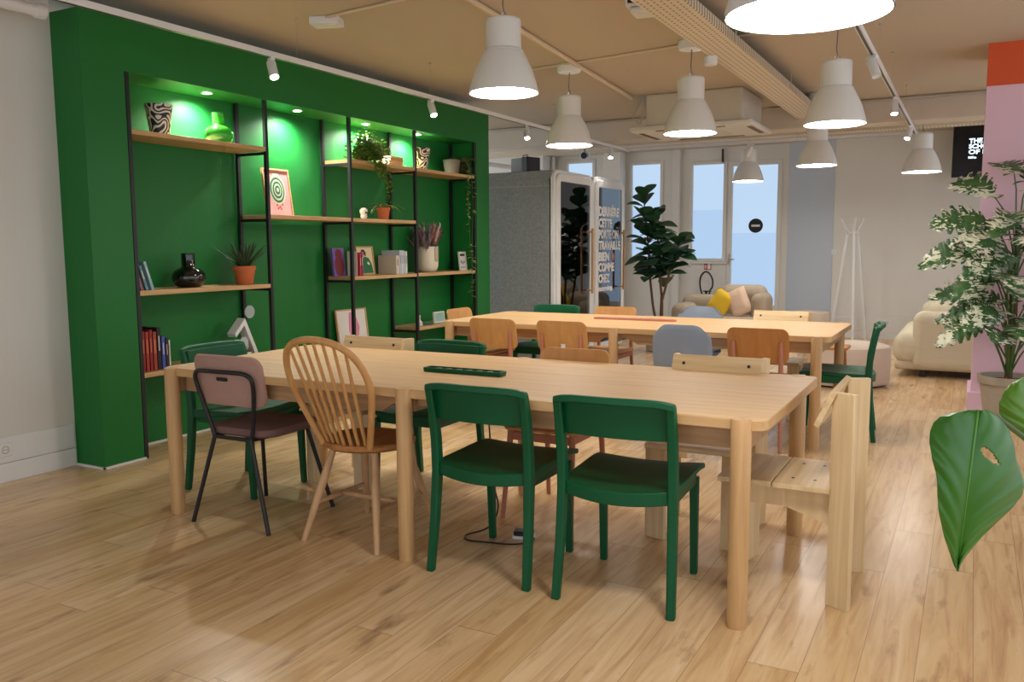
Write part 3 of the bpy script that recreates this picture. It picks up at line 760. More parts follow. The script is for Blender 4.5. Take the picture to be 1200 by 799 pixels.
# small card and framed photo
t, M = framed(7.62, Z3, .135, .195, 'small_sign', 'small white printed card standing beside the dried flowers', PAPER, PAPER, .1, -4.70)
blob(M, [(-.045,.15),(.045,.15),(.04,.172),(-.04,.172)], BLACKP, 'printed_title', t, .003)
for k in range(3): blob(M, ell(-.03+.03*k,.09-.012*(k%2),.012,.016,12), mat('ink_grey_%d' % k, rgb(110+20*k,120+12*k,150), .6), 'printed_drawing', t, .003)
blob(M, [(-.045,.03),(.045,.03),(.045,.038),(-.045,.038)], mat('ink_grey', rgb(120,120,124), .6), 'printed_line', t, .003)
t, M = framed(7.18, .575, .19, .11, 'small_framed_photo', 'small pale framed photo on the bottom shelf at the right', PAPER, mat('photo_teal', rgb(150,186,180), .4, var=.3, vscale=20), .1, -4.72)

# books
def book(x, y, z, th, w, h, col, label, group, lean=0, name='book', sub=None, title=True):
    """spine faces the room; th along y, w along x, h up"""
    t = thing(name, label, 'book', (x,y,z), 0, group); M = T(rx=lean)
    m = mat('cover_'+label[:20].replace(' ','_'), rgb(*col), .5)
    b = B(); b.box(0,w,-th/2,-th/2+.002,0,h,M).box(0,w,th/2-.002,th/2,0,h,M).box(w-.002,w,-th/2,th/2,0,h,M); b.fin('cover', m, t, smooth=False)
    B().box(.003,w-.003,-th/2+.002,th/2-.002,.003,h-.003,M).fin('pages', PAPER, t, smooth=False)
    if title: B().box(w,w+.0006,-th*.14,th*.14,h*.45,h*.8,M).fin('spine_title', mat('title_'+label[:16].replace(' ','_'), rgb(*(sub or (230,220,200))), .6), t, smooth=False)
    return t
g1 = 'leaning books on the middle shelf'
for i, (y, c_, w, h) in enumerate([(3.655,(150,96,110),'mauve',.155),(3.692,(96,140,150),'teal',.165),(3.735,(150,190,196),'pale blue',.19)]):
    book(-4.78, y, 1.066, .022, .15, h, c_, '%s book leaning against the left black post on the middle shelf' % w, g1, lean=.30)
g2 = 'books on the bottom left shelf'
cols = [((150,40,34),'dark red hardback, first from the post,'),((172,52,40),'red hardback, second from the post,'),((140,34,30),'deep red hardback, third from the post,'),((168,60,44),'brick red hardback, fourth from the post,'),((24,26,30),'tall black book behind the blue one,'),((70,84,170),'blue and black magazine'),((30,30,34),'black magazine with a white cover edge'),((224,222,214),'white thin book, last in the row,')]
y = 3.625; hs = [.26,.255,.265,.25,.275,.215,.20,.185]; ths = [.026,.026,.024,.028,.03,.028,.02,.014]
for (c_, w), h, th in zip(cols, hs, ths):
    y += th/2; book(-4.80, y, ZB+.001, th, .17, h, c_, w+' on the bottom left shelf', g2, lean=-.0, sub=(206,130,90) if c_[0] > 100 else (200,200,200)); y += th/2+.0035
g3 = 'books and magazines around the portrait'
book(-4.76, 5.845, Z3+.001, .012, .10, .21, (214,206,196), 'thin cream book left of the portrait', g3)
book(-4.76, 5.870, Z3+.001, .016, .12, .19, (206,60,70), 'thin red book left of the portrait', g3)
book(-4.76, 5.895, Z3+.001, .018, .12, .20, (150,60,120), 'purple book left of the portrait', g3, lean=-.0)
yy = 6.33
for i, (c_, w, h, th) in enumerate([((206,196,176),'beige box file right of the portrait',.17,.05),((190,196,204),'pale grey magazine right of the portrait, beside the box file',.215,.03),((206,210,214),'light grey magazine right of the portrait, third from it',.215,.03),((190,196,200),'grey magazine right of the portrait, fourth from it',.21,.028),((220,220,222),'white magazine right of the portrait, farthest from it',.205,.024)]):
    yy += th/2; book(-4.80, yy, Z3+.001, th, .20, h, c_, w, g3, sub=(120,120,130)); yy += th/2+.003
# purple book with dark red figure
t = thing('art_book', 'purple book with a dark red rounded figure on the cover, lower shelf', 'book', (-4.78,5.77,Z3), 0); M = T(ry=-.1)
B().box(-.008,.012,-.09,.06,0,.24,M).fin('cover', mat('violet', rgb(112,84,160), .5), t, smooth=False)
blob(M, ell(-.015,.19,.042,.042), mat('maroon', rgb(112,26,34), .6), 'figure_head', t, .014); blob(M, ell(-.015,.085,.062,.085), mat('maroon_body', rgb(112,26,34), .6), 'figure_body', t, .0135)
# stack on the top shelf
for i, (w, c_) in enumerate([('lowest',(206,160,104)),('second',(214,178,126)),('third',(198,150,96)),('topmost',(216,170,112))]):
    t = thing('book', 'tan book lying flat, %s in the stack on the top shelf' % w, 'book', (XM,6.43+.004*i,Z1+.001+.022*i), .03*i, 'stack of tan books')
    B().box(-.08,.08,-.11,.11,0,.003).box(-.08,.08,-.11,.11,.017,.020).box(.077,.08,-.11,.11,.003,.017).fin('cover', mat('tan_%d' % i, rgb(*c_), .6), t, smooth=False); B().box(-.076,.077,-.107,.107,.003,.017).fin('pages', PAPER, t, smooth=False)
# skull-like ornament
o = B(); o.lathe([(.001,0),(.022,.002),(.030,.02),(.026,.035),(.036,.055),(.034,.078),(.018,.093),(.001,.096)], n=20); o = o.fin('body', CREAMC, None)
t = thing('skull_ornament', 'small cream skull ornament on the shelf beside the spider plant', 'ornament', (-4.66,5.955,Z2)); o.parent = t
for s_ in (-1,1): B().lathe([(.0085,0),(.0085,.006)], n=12, M=T((.031,s_*.012,.052), ry=PI/2)).fin('eye_socket', BLACKP, t)
# cream vase with dried flowers
t = thing('dried_flower_vase', 'cream cylindrical vase of dried flowers on the lower shelf', 'vase with flowers', (XM,7.03,Z3))
B().lathe([(.060,0),(.092,.02),(.105,.06),(.108,.14),(.108,.25),(.098,.25),(.095,.06),(.06,.03),(.001,.03)], n=36).fin('vase', CREAMC, t)
vb = B(); rings = []
vb.prism(rrect(-.03,.03,.10,.25,.028,6), 0, .004, T((.106,.0,0)) @ MX).fin('arch_mark', mat('vase_arch_taupe', rgb(176,160,140), .8), t, smooth=False)  # flat arch shape on the vase front, darker than the cream body
DRY = [mat('dried_pink', rgb(176,120,112), .9, var=.2, vscale=30), mat('dried_plum', rgb(96,60,66), .9), mat('dried_grey', rgb(128,112,118), .9), mat('dried_white', rgb(200,186,196), .9)]
stem = B(); heads = [B() for _ in DRY]
for i in range(70):
    a = random.uniform(0, 2*PI); sp = random.uniform(.1,1.0); L = random.uniform(.14,.28)
    dy = -sp*1.7 if i % 3 == 0 else random.gauss(.1,.5); d = V(.35*math.cos(a), dy*.8, 1.1).normalized()
    k = 0 if (dy > -.3 and i % 2) else (2 if dy < -.3 else random.choice((1,3,0)))
    p0 = V(.03*math.cos(a), .03*math.sin(a), .12); p1 = p0+d*(L+.08); stem.tube([p0,p1], .0015, 4)
    for q in range(16):
        pp = p0.lerp(p1, .55+.45*q/16); aa = random.uniform(0,2*PI); heads[k].leaf(pp, d+V(math.cos(aa),math.sin(aa),.2)*.45, V(0,0,1), .045, .007, lambda z: 1-.7*z, .1, .2, 2)
stem.fin('stems', BARK, t)
for h_, m_, nm in zip(heads, DRY, ('pink_plumes','plum_plumes','grey_plumes','white_blossoms')): h_.fin(nm, m_, t)
# small items, bottom shelf right
tag(B().lathe([(.028,0),(.030,.004),(.030,.035),(.012,.05),(.012,.10),(.001,.102)], n=20).fin('candle_holder', WHITEPL, loc=(-4.68,6.80,.576)), 'small white candle holder on the bottom shelf at the right', 'ornament')
tag(B().lathe([(.05,0),(.075,.004),(.085,.016),(.080,.016),(.001,.008)], n=28).fin('glass_dish', mat('teal_dish', rgb(90,150,130), .15), loc=(-4.70,6.90+.04,.576)), 'flat green glass dish beside the white candle holder on the bottom shelf', 'dish')
# items right on the bottom left shelf
t = thing('stacked_black_book', 'flat black book on the bottom left shelf under the white mug', 'book', (XM,4.46,ZB)); B().box(-.08,.08,-.06,.12,0,.03).fin('cover', BLACKP, t, smooth=False, bevel=.002); B().box(-.078,.081,-.058,.118,.004,.026).fin('pages', PAPER, t, smooth=False)
t = thing('mug', 'small white mug on the flat black book behind the front table', 'mug', (XM+.03,4.52,ZB+.031)); B().lathe([(.03,0),(.036,.004),(.038,.085),(.034,.085),(.032,.01),(.001,.008)], n=24).fin('cup', WHITEPL, t)
B().tube([(.036,.01,.065),(.055,.016,.06),(.06,.018,.042),(.053,.016,.025),(.036,.01,.02)], .005, 8).fin('handle', WHITEPL, t)
t = thing('easel_stand', 'white angled stand with pale grey discs on the bottom left shelf', 'stand', (XM,4.62,ZB)); M = T((0,.05,0), rx=.42)
B().prism([(-.01,0),(.02,0),(.02,.29),(-.12,.235),(-.12,.205),(-.01,.245)], -.04, .04, M @ MX).fin('bracket', WHITEPL, t, bevel=.002)
DISC = mat('pale_grey_disc', rgb(170,184,184), .4)
B().lathe([(.048,0),(.048,.008)], n=28, M=T((-.03,.06,.31), ry=PI/2)).fin('disc', DISC, t); B().lathe([(.04,0),(.04,.008)], n=28, M=T((.095,-.13,.105), ry=PI/2)).fin('disc', DISC, t)

# ------------------------------------------------------------------ pendant lamps
def lamp(loc, label, D=.40, ctop=CZ, first=None):
    grp = 'white bell pendant lamps'
    x, y, z = loc
    t = thing('pendant_lamp', label, 'pendant lamp', loc, 0, grp)
    R = D/2
    prof = [(1.0,0),(.985,.10),(.93,.30),(.85,.56),(.74,.82),(.62,1.05),(.55,1.17),(.515,1.21),(.50,1.23),(.50,2.0),(.47,2.05),(.10,2.06)]
    inner = [(.08,2.03),(.46,2.02),(.48,1.98),(.48,1.22),(.60,1.03),(.72,.80),(.83,.54),(.91,.29),(.965,.10),(.98,.0)]
    B().lathe([(r*R,h*R) for r,h in prof]+[(r*R,h*R) for r,h in inner], n=48, cap=False).fin('lamp_shade', WHITEM, t, angle=.5)
    B().lathe([(.001,.055*R*2),(.955*R,.055*R*2),(.955*R,.065*R*2),(.001,.065*R*2)], n=40, cap=False).fin('diffuser', LAMPE, t)
    B().lathe([(.55*R,1.145*R),(.565*R,1.165*R),(.55*R,1.185*R)], n=48, cap=False).fin('ridge', WHITEM, t)
    B().tube([(0,0,2.05*R),(.006,0,2.2*R),(-.004,0,2.45*R),(.003,0,ctop-z-.05)], .004, 6).tube([(.03,0,2.05*R),(.0,0,2.3*R),(-.03,0,2.05*R)], .004, 6).fin('cord', mat('lamp_cord_%s' % label[:5], rgb(120,110,100), .6), t)
    B().lathe([(.10,-.002),(.10,-.05),(.092,-.062),(.001,-.064)], (0,0,ctop-z), n=32).fin('canopy', WHITEM, t)
    return t
lamp((-2.41,4.39,2.20), 'big white bell pendant hanging near the green wall above the front table')
lamp((-3.08,6.76,2.18), 'white bell pendant on its own beside the grey booths')
lamp((-1.93,6.44,2.17), 'white bell pendant before the ceiling air conditioner')
lamp((-.86,6.17,2.13), 'white bell pendant below a round canopy over the right of the rear table')
lamp((-.39,2.27,1.895), 'nearest and largest looking white bell pendant, cut off by the top of the photo')
lamp((-1.45,9.25,2.13), 'white bell pendant partly behind another, before the blue-tinted wall')
lamp((-.54,10.43,2.11), 'white bell pendant hanging beside the black screen')
lamp((-2.63,11.38,2.155), 'smallest looking white bell pendant in front of the glazed door')

# ------------------------------------------------------------------ track rails and spots
ZT = 2.57
def rail(name, label, p0, p1, wires):
    t = thing(name, label, 'track rail', (0,0,0), 0, 'white lighting track rails'); x0,y0 = p0; x1,y1 = p1
    b = B(); 
    if x0 == x1: b.box(x0-.018,x0+.018,y0,y1,ZT-.018,ZT+.018)
    else: b.box(x0,x1,y0-.018,y0+.018,ZT-.018,ZT+.018)
    b.fin('rail', WHITEPL, t, smooth=False, bevel=.003)
    b = B()
    if x0 == x1: b.box(x0-.008,x0+.008,y0+.03,y1-.03,ZT-.0195,ZT-.017)
    else: b.box(x0+.03,x1-.03,y0-.008,y0+.008,ZT-.0195,ZT-.017)
    b.fin('slot', BLACKP, t, smooth=False)
    for wx, wy in wires: B().tube([(wx,wy,ZT+.018),(wx+.004,wy,ZT+.12),(wx,wy,CZ)], .0015, 5).lathe([(.012,0),(.012,-.012)], (wx,wy,CZ), 10).fin('suspension_wire', GRAYM, t)
    return t
rail('track_rail', 'white track rail running along the top of the green wall', (-4.05,-2.9), (-4.05,10.70), [(-4.05,4.5),(-4.05,6.1),(-4.05,8.5),(-4.05,2.2)])
rail('track_rail', 'white track rail crossing the room in front of the windows', (-4.03,10.68), (-.66,10.68), [(-3.3,10.68),(-1.9,10.68)])
rail('track_rail', 'white track rail beside the near pendant, leading toward the black screen', (-.64,1.2), (-.64,11.1), [(-.64,6.6),(-.64,7.6),(-.64,9.2),(-.64,10.6)])
def spot(x, y, yaw, tilt, label, on=True, e=9):
    t = thing('track_spotlight', label, 'spotlight', (x,y,ZT-.019), yaw, 'white cylindrical track spotlights')
    B().box(-.014,.014,-.04,.04,-.022,0).fin('adapter', WHITEPL, t, bevel=.003); B().cyl((0,0,-.02),(0,0,-.045),.008).fin('joint', WHITEPL, t)
    M = T((0,0,-.045), rx=tilt)
    B().lathe([(.026,.02),(.030,.012),(.030,-.105),(.027,-.105),(.025,-.095),(.001,-.094)], n=24, M=M).fin('spot_body', WHITEPL, t)
    B().lathe([(.024,-.0935),(.024,-.0965)], n=24, M=M).fin('lens', SPOTE if on else WHITEPL, t)
    if on:
        l = bpy.data.lights.new('spot_beam', 'SPOT'); l.energy = e; l.color = (1,.95,.88); l.spot_size = 1.2; l.spot_blend = .6; l.shadow_soft_size = .025
        o = bpy.data.objects.new('spot_beam', l); COL.objects.link(o); o.parent = t
        o.matrix_local = M @ Matrix.Translation((0,0,-.11))
    return t
spot(-4.05,4.26,1.05,-.55,'track spotlight over the left of the shelving')
spot(-4.05,6.11,1.05,-.55,'track spotlight over the middle of the shelving')
spot(-4.05,7.85,.6,-.5,'track spotlight next to the end of the green wall')
spot(-4.05,10.15,.3,-.6,'track spotlight before the far windows, at the rail corner')
spot(-.64,6.15,0.9,-.45,'unlit track spotlight beside the near pendant',False)
spot(-.64,7.94,0.2,-.35,'lit track spotlight in the middle of the right rail')
spot(-.64,9.9,-.4,-.5,'lit track spotlight at the far end of the right rail')
spot(-2.45,10.68,1.5,.4,'unlit track spotlight above the glazed door',False)

# ------------------------------------------------------------------ ceiling fittings
def perf(name):
    m, nt, N, L, b = nodes(name)
    tc = N.new('ShaderNodeTexCoord'); sp = N.new('ShaderNodeSeparateXYZ'); L.new(tc.outputs['Object'], sp.inputs[0])
    def ma(op, a, c=None):
        n = N.new('ShaderNodeMath'); n.operation = op
        for i, v in enumerate((a, c)):
            if v is None: continue
            if isinstance(v, (int, float)): n.inputs[i].default_value = v
            else: L.new(v, n.inputs[i])
        return n.outputs[0]
    u = ma('FRACT', ma('MULTIPLY', ma('ADD', sp.outputs[0], 20), 25)); v = ma('FRACT', ma('MULTIPLY', ma('ADD', sp.outputs[1], 20), 18))
    h = ma('MULTIPLY', ma('LESS_THAN', ma('ABSOLUTE', ma('SUBTRACT', u, .5)), .15), ma('LESS_THAN', ma('ABSOLUTE', ma('SUBTRACT', v, .5)), .25))
    x = N.new('ShaderNodeMix'); x.data_type = 'RGBA'; x.inputs['A'].default_value = rgb(218,206,184); x.inputs['B'].default_value = rgb(150,134,110)
    L.new(h, x.inputs['Factor']); L.new(x.outputs['Result'], b.inputs['Base Color']); b.inputs['Roughness'].default_value = .6
    return m
PERF = perf('perforated_tray')
b = B(); b.box(-1.76,-1.50,1.5,10.9,2.70,2.704).box(-1.764,-1.76,1.5,10.9,2.70,2.76).box(-1.50,-1.496,1.5,10.9,2.70,2.76)
t = thing('cable_tray', 'perforated metal cable tray running away along the ceiling', 'cable tray'); b.fin('tray', PERF, t, smooth=False)
b = B()
for x in (-1.70,-1.66,-1.60,-1.56): b.tube([(x,1.5,2.712),(x+.01,6,2.712),(x,10.9,2.712)], .008, 6)
b.fin('cables', GRAYM, t)
for y in (2,4,6,8,9.6):
    for x_ in (-1.765,-1.496): B().box(x_,x_+.005,y,y+.02,2.70,CZ).fin('bracket', GRAYM, t, smooth=False)
t = thing('cable_tray', 'perforated cable tray crossing the room below the far beam', 'cable tray'); b = B(); b.box(-5.2,3.35,10.95,11.15,2.66,2.664).box(-5.2,3.35,10.945,10.95,2.66,2.73).box(-5.2,3.35,11.15,11.155,2.66,2.73); b.fin('tray', PERF, t, smooth=False)
for x in (-5,-4,-2.8,-1.2,.5,2): B().box(x,x+.02,10.945,10.95,2.70,CZ).fin('bracket', GRAYM, t, smooth=False)
def pipe(label, pts, r, m=CEIL, name='ceiling_pipe', cat='pipe'): return tag(B().tube(pts, r, 10).fin(name, m), label, cat)
PIPEM = mat('painted_pipe', rgb(212,192,164), .5)
pipe('painted pipe running along the ceiling left of the cable tray', [(-2.62,3.0,2.83),(-3.15,8.45,2.83)], .02, PIPEM)
pipe('thin conduit from the small white box to the pendant canopies', [(-3.83,4.55,2.84),(-1.8,4.30,2.84)], .010, PIPEM, 'ceiling_conduit', 'conduit')
pipe('thin conduit across the ceiling between the pendant canopies', [(-3.4,6.72,2.84),(-.8,6.30,2.84)], .010, PIPEM, 'ceiling_conduit', 'conduit')
pipe('dark pipe line along the far edge of the ceiling', [(-5.6,9.86,2.83),(3,9.86,2.83)], .014, GRAYM)
t = tag(B().tube([(-4.62,-2.9,2.64),(-4.62,3.10,2.64)], .032, 14).lathe([(.040,0),(.040,.05)], n=16, M=T((-4.62,3.10,2.64), rx=PI/2)).fin('wall_pipe', WHITEPL), 'white pipe with a collar ending above the green wall corner', 'pipe')
pipe('white pipe below the ceiling behind the end of the green wall', [(-6.6,8.3,2.55),(-6.3,12.9,2.55)], .035, WHITEPL)
pipe('thin vertical pipe on the far left back wall', [(-6.40,13.40,0),(-6.40,13.40,2.85)], .03, WHITEPL, 'wall_pipe')
def smallbox(loc, rz, label):
    t = thing('ceiling_box', label, 'junction box', loc, rz)
    B().box(-.10,.10,-.065,.065,-.05,0).fin('housing', WHITEPL, t, bevel=.006); B().box(-.085,.085,-.05,.05,-.056,-.05).fin('cover', WHITEPL, t, bevel=.003)
smallbox((-3.87,4.60,CZ), .35, 'small white box on the ceiling above the track rail')
t = thing('emergency_light', 'white emergency light unit on the ceiling beside the cable tray', 'emergency light', (-1.86,5.22,CZ), .1)
B().box(-.12,.10,-.05,.16,-.045,0).fin('housing', WHITEPL, t, bevel=.008); B().box(-.10,.08,-.03,.14,-.085,-.045).fin('diffuser', WHITEPL, t, bevel=.02); B().box(-.10,.06,-.06,-.045,-.03,-.01).fin('connector', BLACKP, t)
t = thing('ceiling_box', 'round white junction box beside the pendant canopy at the cable tray', 'junction box', (-1.76,6.35,2.699)); B().lathe([(.05,0),(.05,-.05),(.04,-.06),(.001,-.06)], n=24).fin('housing', WHITEPL, t)
# air conditioner
t = thing('air_conditioner', 'boxed ceiling cassette air conditioner before the far beam', 'air conditioner', (-2.54,8.87,0))
B().box(-.46,.52,-.42,.42,2.53,CZ).fin('casing', BEAM, t, smooth=False, bevel=.02)
b = B().prism(rrect(-.62,.62,-.47,.47,.04), 2.485, 2.53).fin('panel', OFFW, t, bevel=.01)
for x0,x1,y0,y1 in ((-.35,.35,-.43,-.38),(-.35,.35,.38,.43),(-.58,-.53,-.28,.28),(.53,.58,-.28,.28)): B().box(x0,x1,y0,y1,2.481,2.486).fin('air_slot', mat('slot_brown', rgb(110,92,72), .7), t, smooth=False)
b = B()
for k in range(9): b.box(-.28,.28,-.24+.06*k,-.215+.06*k,2.479,2.486)
b.fin('grille', OFFW, t, smooth=False)
t = tag(B().tube([(-3.03,8.42,2.80),(-3.06,8.38,2.7),(-3.10,8.36,2.62),(-3.05,8.40,2.56),(-3.02,8.42,2.60)], .008, 6).tube([(-3.03,8.42,2.84),(-3.0,8.36,2.7),(-3.02,8.38,2.55)], .006, 6).fin('air_conditioner_cable', GRAYM), 'loose cables beside the boxed air conditioner', 'cable')

# ------------------------------------------------------------------ phone booths
def frame_band(y0, y1, z0, z1, w, r, x0, x1):
    """rounded-corner upright frame in the YZ plane"""
    o = rrect(y0,y1,z0,z1,r,8); i = rrect(y0+w,y1-w,z0+w,z1-w,max(.005,r-w*.7),8)
    b = B(); return b.ring_skin([[(x0,y,z) for y,z in o],[(x1,y,z) for y,z in o],[(x1,y,z) for y,z in i],[(x0,y,z) for y,z in i]], close=True)
def booth(y0, y1, label, first, text):
    t = thing('phone_booth', label, 'phone booth', (-4.65,(y0+y1)/2,0), 0); c = (y0+y1)/2; hw = (y1-y0)/2
    H = 2.17; xf = .55; xb = -.55
    w = B(); w.box(xb,xf-.06,-hw,-hw+.05,0,H); w.box(xb,xf-.06,hw-.05,hw,0,H); w.box(xb,xb+.05,-hw+.05,hw-.05,0,H); w.box(xb+.05,xf-.06,-hw+.05,hw-.05,H-.12,H); w.box(xb+.05,xf-.06,-hw+.05,hw-.05,0,.06)
    w.fin('shell', FELT, t, smooth=False, bevel=.01)
    B().box(xb,xf-.06,-hw-.002,-hw,2.0,2.006).fin('seam', GRAYM, t, smooth=False)
    frame_band(-hw,hw,.02,H+.01,.05,.10,xf-.09,xf-.03).fin('front_frame', BOOTHW, t, bevel=.006)
    d = frame_band(-hw+.035,hw-.035,.03,H-.03,.085,.09,xf-.03,xf).fin('door', BOOTHW, t, bevel=.006)
    B().prism(rrect(-hw+.115,hw-.115,.11,H-.11,.03,6), -.004, .004, T((xf-.015,0,0)) @ MX).fin('glass', GLASS, d, smooth=False)
    ys = hw-.115 if True else 0
    yh = hw-.20
    B().tube([(xf+.06,yh,.76),(xf+.06,yh,1.54)], .014, 12).tube([(xf,yh,.80),(xf+.06,yh,.80)], .010, 10).tube([(xf,yh,1.50),(xf+.06,yh,1.50)], .010, 10).fin('door_handle', BEECH, d)
    B().box(-.48,.0,-hw+.06,hw-.06,.95,.98).fin('desk', OAKP, t, bevel=.004)
    if text:
        LN = [('DERRIÈRE',.70,1.700),('CETTE',.45,1.560),('PORTE ON',.69,1.420),('TRAVAILLE',.76,1.280),('BIEN',.36,1.140),('COMME',.54,1.005),('CHEZ',.38,.865),('morning.',.50,.745)]
        for s_, wd, z in LN:
            hh = .115 if s_ != 'morning.' else .085
            if s_ == 'DERRIÈRE': hh = .15
            fit_text(s_, wd*.96, hh, LETW, 'lettering', d, Matrix.Translation((xf+.0-.008,-hw+.135,z)) @ MX, .05)
        B().prism(ell(.10,1.19,.035,.055,20), 0, .002, T((xf-.008,.0,0)) @ MX).fin('pink_mark', mat('salmon_mark', rgb(226,150,120), .6), d, smooth=False)
    return t
booth(8.66,9.75,'grey felt phone booth with a plain glass door beside the green wall',True,False)
booth(9.775,10.80,'grey felt phone booth with white French lettering on its glass door',False,True)
t = thing('speaker', 'small grey and black box speaker standing on top of the near booth', 'speaker', (-4.70,9.15,2.171), -.35)
B().box(-.20,.0,-.10,.10,0,.20).fin('cabinet', mat('speaker_grey', rgb(150,152,156), .6), t, bevel=.01); B().box(.0,.10,-.105,.105,-.0,.205).fin('grille', BLACKP, t, bevel=.012)
B().tube([(-.10,-.0,.20),(-.09,0,.235),(-.02,0,.24),(0,0,.20)], .006, 8).fin('handle', BLACKP, t)

# ------------------------------------------------------------------ far end: sofa, poufs, coat rack, screen
def cushion(b, w, h, d, M, n=10):
    def f(sgn):
        def g(u, v):
            a, c = 2*u-1, 2*v-1; k = max(0,(1-a**4))*max(0,(1-c**4)); pinch = 1-.06*(1-abs(a))*0
            return M @ V(a*w/2*(1-.05*(1-c*c)*0), sgn*d/2*k**.6, c*h/2)
        return g
    for sgn in (-1,1):
        g = f(sgn); P = [[b.bm.verts.new(g(i/n,j/n)) for j in range(n+1)] for i in range(n+1)]
        for i in range(n):
            for j in range(n): b.face([P[i][j],P[i+1][j],P[i+1][j+1],P[i][j+1]])
    bmesh.ops.remove_doubles(b.bm, verts=b.bm.verts, dist=.0005); return b
def soft(x0,x1,y0,y1,z0,z1,r,name,m,parent):
    b = B().box(x0,x1,y0,y1,z0,z1); return b.fin(name, m, parent, bevel=r, seg=6)
# cream sofa at the right, seen from its side
t = thing('cream_sofa', 'rounded cream sofa seen from the side by the pink pillar', 'sofa', (0,9.35,0))
soft(-.50,1.0,0,.34,.07,.655,.09,'arm',SOFAM,t); soft(-.50,1.0,1.75,2.09,.07,.66,.09,'arm',SOFAM,t); soft(.55,1.0,.30,1.8,.07,.70,.10,'backrest',SOFAM,t)
soft(-.68,.60,.02,1.78,.13,.44,.12,'seat_cushion',SOFAM,t); soft(-.66,.95,.05,2.04,.07,.16,.04,'base',SOFAM,t)
b = B(); 
for x in (-.4,.85):
    for y in (.12,1.9): b = B().cyl((x,y,0),(x,y,.075),.03).fin('foot', BLACKP, t)
# taupe sofa at the left before the glazed door
t = thing('taupe_sofa', 'low taupe sofa with rounded back below the far windows', 'sofa', (-2.93,11.40,0), 0)
soft(-.62,.62,-.38,.38,.08,.40,.10,'seat',SOFAG,t); soft(-.12,.60,.16,.44,.10,.80,.13,'backrest',SOFAG,t); soft(-.70,.0,.10,.42,.10,.66,.12,'backrest',SOFAG,t); soft(-.70,-.42,-.40,.35,.08,.56,.11,'arm',SOFAG,t); soft(.45,.68,-.20,.38,.08,.70,.10,'arm',SOFAG,t)
for x in (-.55,.5):
    for y in (-.3,.3): B().cyl((x,y,0),(x,y,.085),.02).fin('foot', BLACKP, t)
t.scale = (.88,.95,1)
b = B(); cushion(b,.27,.33,.12,T((-2.93,11.28,.57), rx=-.25, ry=.55)); tag(b.fin('yellow_cushion', YEL), 'mustard yellow cushion tilted on the taupe sofa', 'cushion')
b = B(); cushion(b,.28,.36,.13,T((-2.70,11.31,.585), rx=-.28, ry=-.45)); tag(b.fin('blush_cushion', BLUSH), 'blush pink patterned cushion on the taupe sofa', 'cushion')
def pouf(x, y, r, h, label):
    t = thing('pouf', label, 'pouf', (x,y,0), 0, 'round beige poufs')
    B().lathe([(.001,.02),(r*.96,.02),(r,.05),(r*1.01,h*.6),(r,h-.045),(r*.97,h-.012),(r*.9,h),(.001,h+.004)], n=48, cap=False).fin('cushion', POUFM, t); B().lathe([(r*.9,0),(r*.92,.022)], n=40).fin('base', BLACKP, t)
pouf(-1.06,8.72,.42,.38,'large round beige pouf behind the right end of the rear table'); pouf(-1.93,12.3,.25,.42,'smaller beige pouf against the far wall beside the glazed door')
# coat rack
t = thing('coat_rack', 'white tripod coat rack against the far wall', 'coat rack', (-1.47,12.62,0), .3)
for k in range(3):
    a = 2*PI*k/3+.5; ca, sa = math.cos(a), math.sin(a)
    B().tube([(.27*ca,.27*sa,0),(.075*ca,.075*sa,1.50)], [.018,.017], 10).fin('leg', WHITEM, t); B().tube([(.05*ca,.05*sa,1.47),(.17*ca,.17*sa,1.69)], [.017,.012], 10).fin('hook', WHITEM, t)
B().tube([(.075*math.cos(2*PI*k/24),.075*math.sin(2*PI*k/24),1.49) for k in range(24)], .011, 8, close=True).fin('ring', WHITEM, t)
# sockets and switch
def plate(loc, rz, label, n=1, sock=True):
    t = thing('wall_socket' if sock else 'light_switch', label, 'socket' if sock else 'switch', loc, rz)
    for i in range(n):
        x = (i-(n-1)/2)*.08
        B().box(x-.04,x+.04,-.010,0,-.04,.04).fin('plate', WHITEPL, t, bevel=.004)
        if sock:
            B().lathe([(.022,0),(.022,.003),(.019,.003),(.018,.001)], n=20, cap=False, M=T((x,-.010,0), rx=PI/2)).fin('socket_ring', GRAYM, t)
            for s_ in (-1,1): B().cyl((x+s_*.008,-.0095,0),(x+s_*.008,-.0115,0),.003,n=8).fin('hole', BLACKP, t)
        else: B().box(x-.026,x+.026,-.014,-.010,-.026,.026).fin('rocker', WHITEPL, t, bevel=.002)
plate((-4.829,2.83,.19), PI/2, 'white wall socket on the left white wall', 1); plate((-1.07,13.035,.235), 0, 'double white socket low on the far wall by the coat rack', 2); plate((-1.79+.03,13.049,1.23), 0, 'small white switch on the far wall left of the coat rack', 1, False)
# screen
t = thing('wall_screen', 'black wall screen with white words beside the pink pillar', 'screen', (.33,12.60,2.52), 0)
B().box(-.63,.63,-.03,.03,-.335,.335).fin('bezel', BLACKP, t, smooth=False, bevel=.006); B().box(-.615,.615,-.032,-.030,-.32,.32).fin('display', mat('dark_display', rgb(8,10,22), .2), t, smooth=False)
B().box(-.12,.12,.03,.47,-.10,.10).fin('wall_bracket', BLACKP, t, smooth=False)
SCR = emit('screen_letters', (.65,.85,1,1), 2.2)
for s_, wd, z in (('THE',.15,.09),('SCHOOL',.32,.02),('OF LIFE',.32,-.05)): fit_text(s_, wd, .058, SCR, 'screen_text', t, Matrix.Translation((-.445,-.034,z)) @ MY, .03)
fit_text('life', .09, .03, SCR, 'screen_text', t, Matrix.Translation((-.445,-.034,-.105)) @ MY, .02)
t = thing('round_vent', 'small round dark vent hanging high above the booths', 'vent', (-4.75,10.93,2.56))
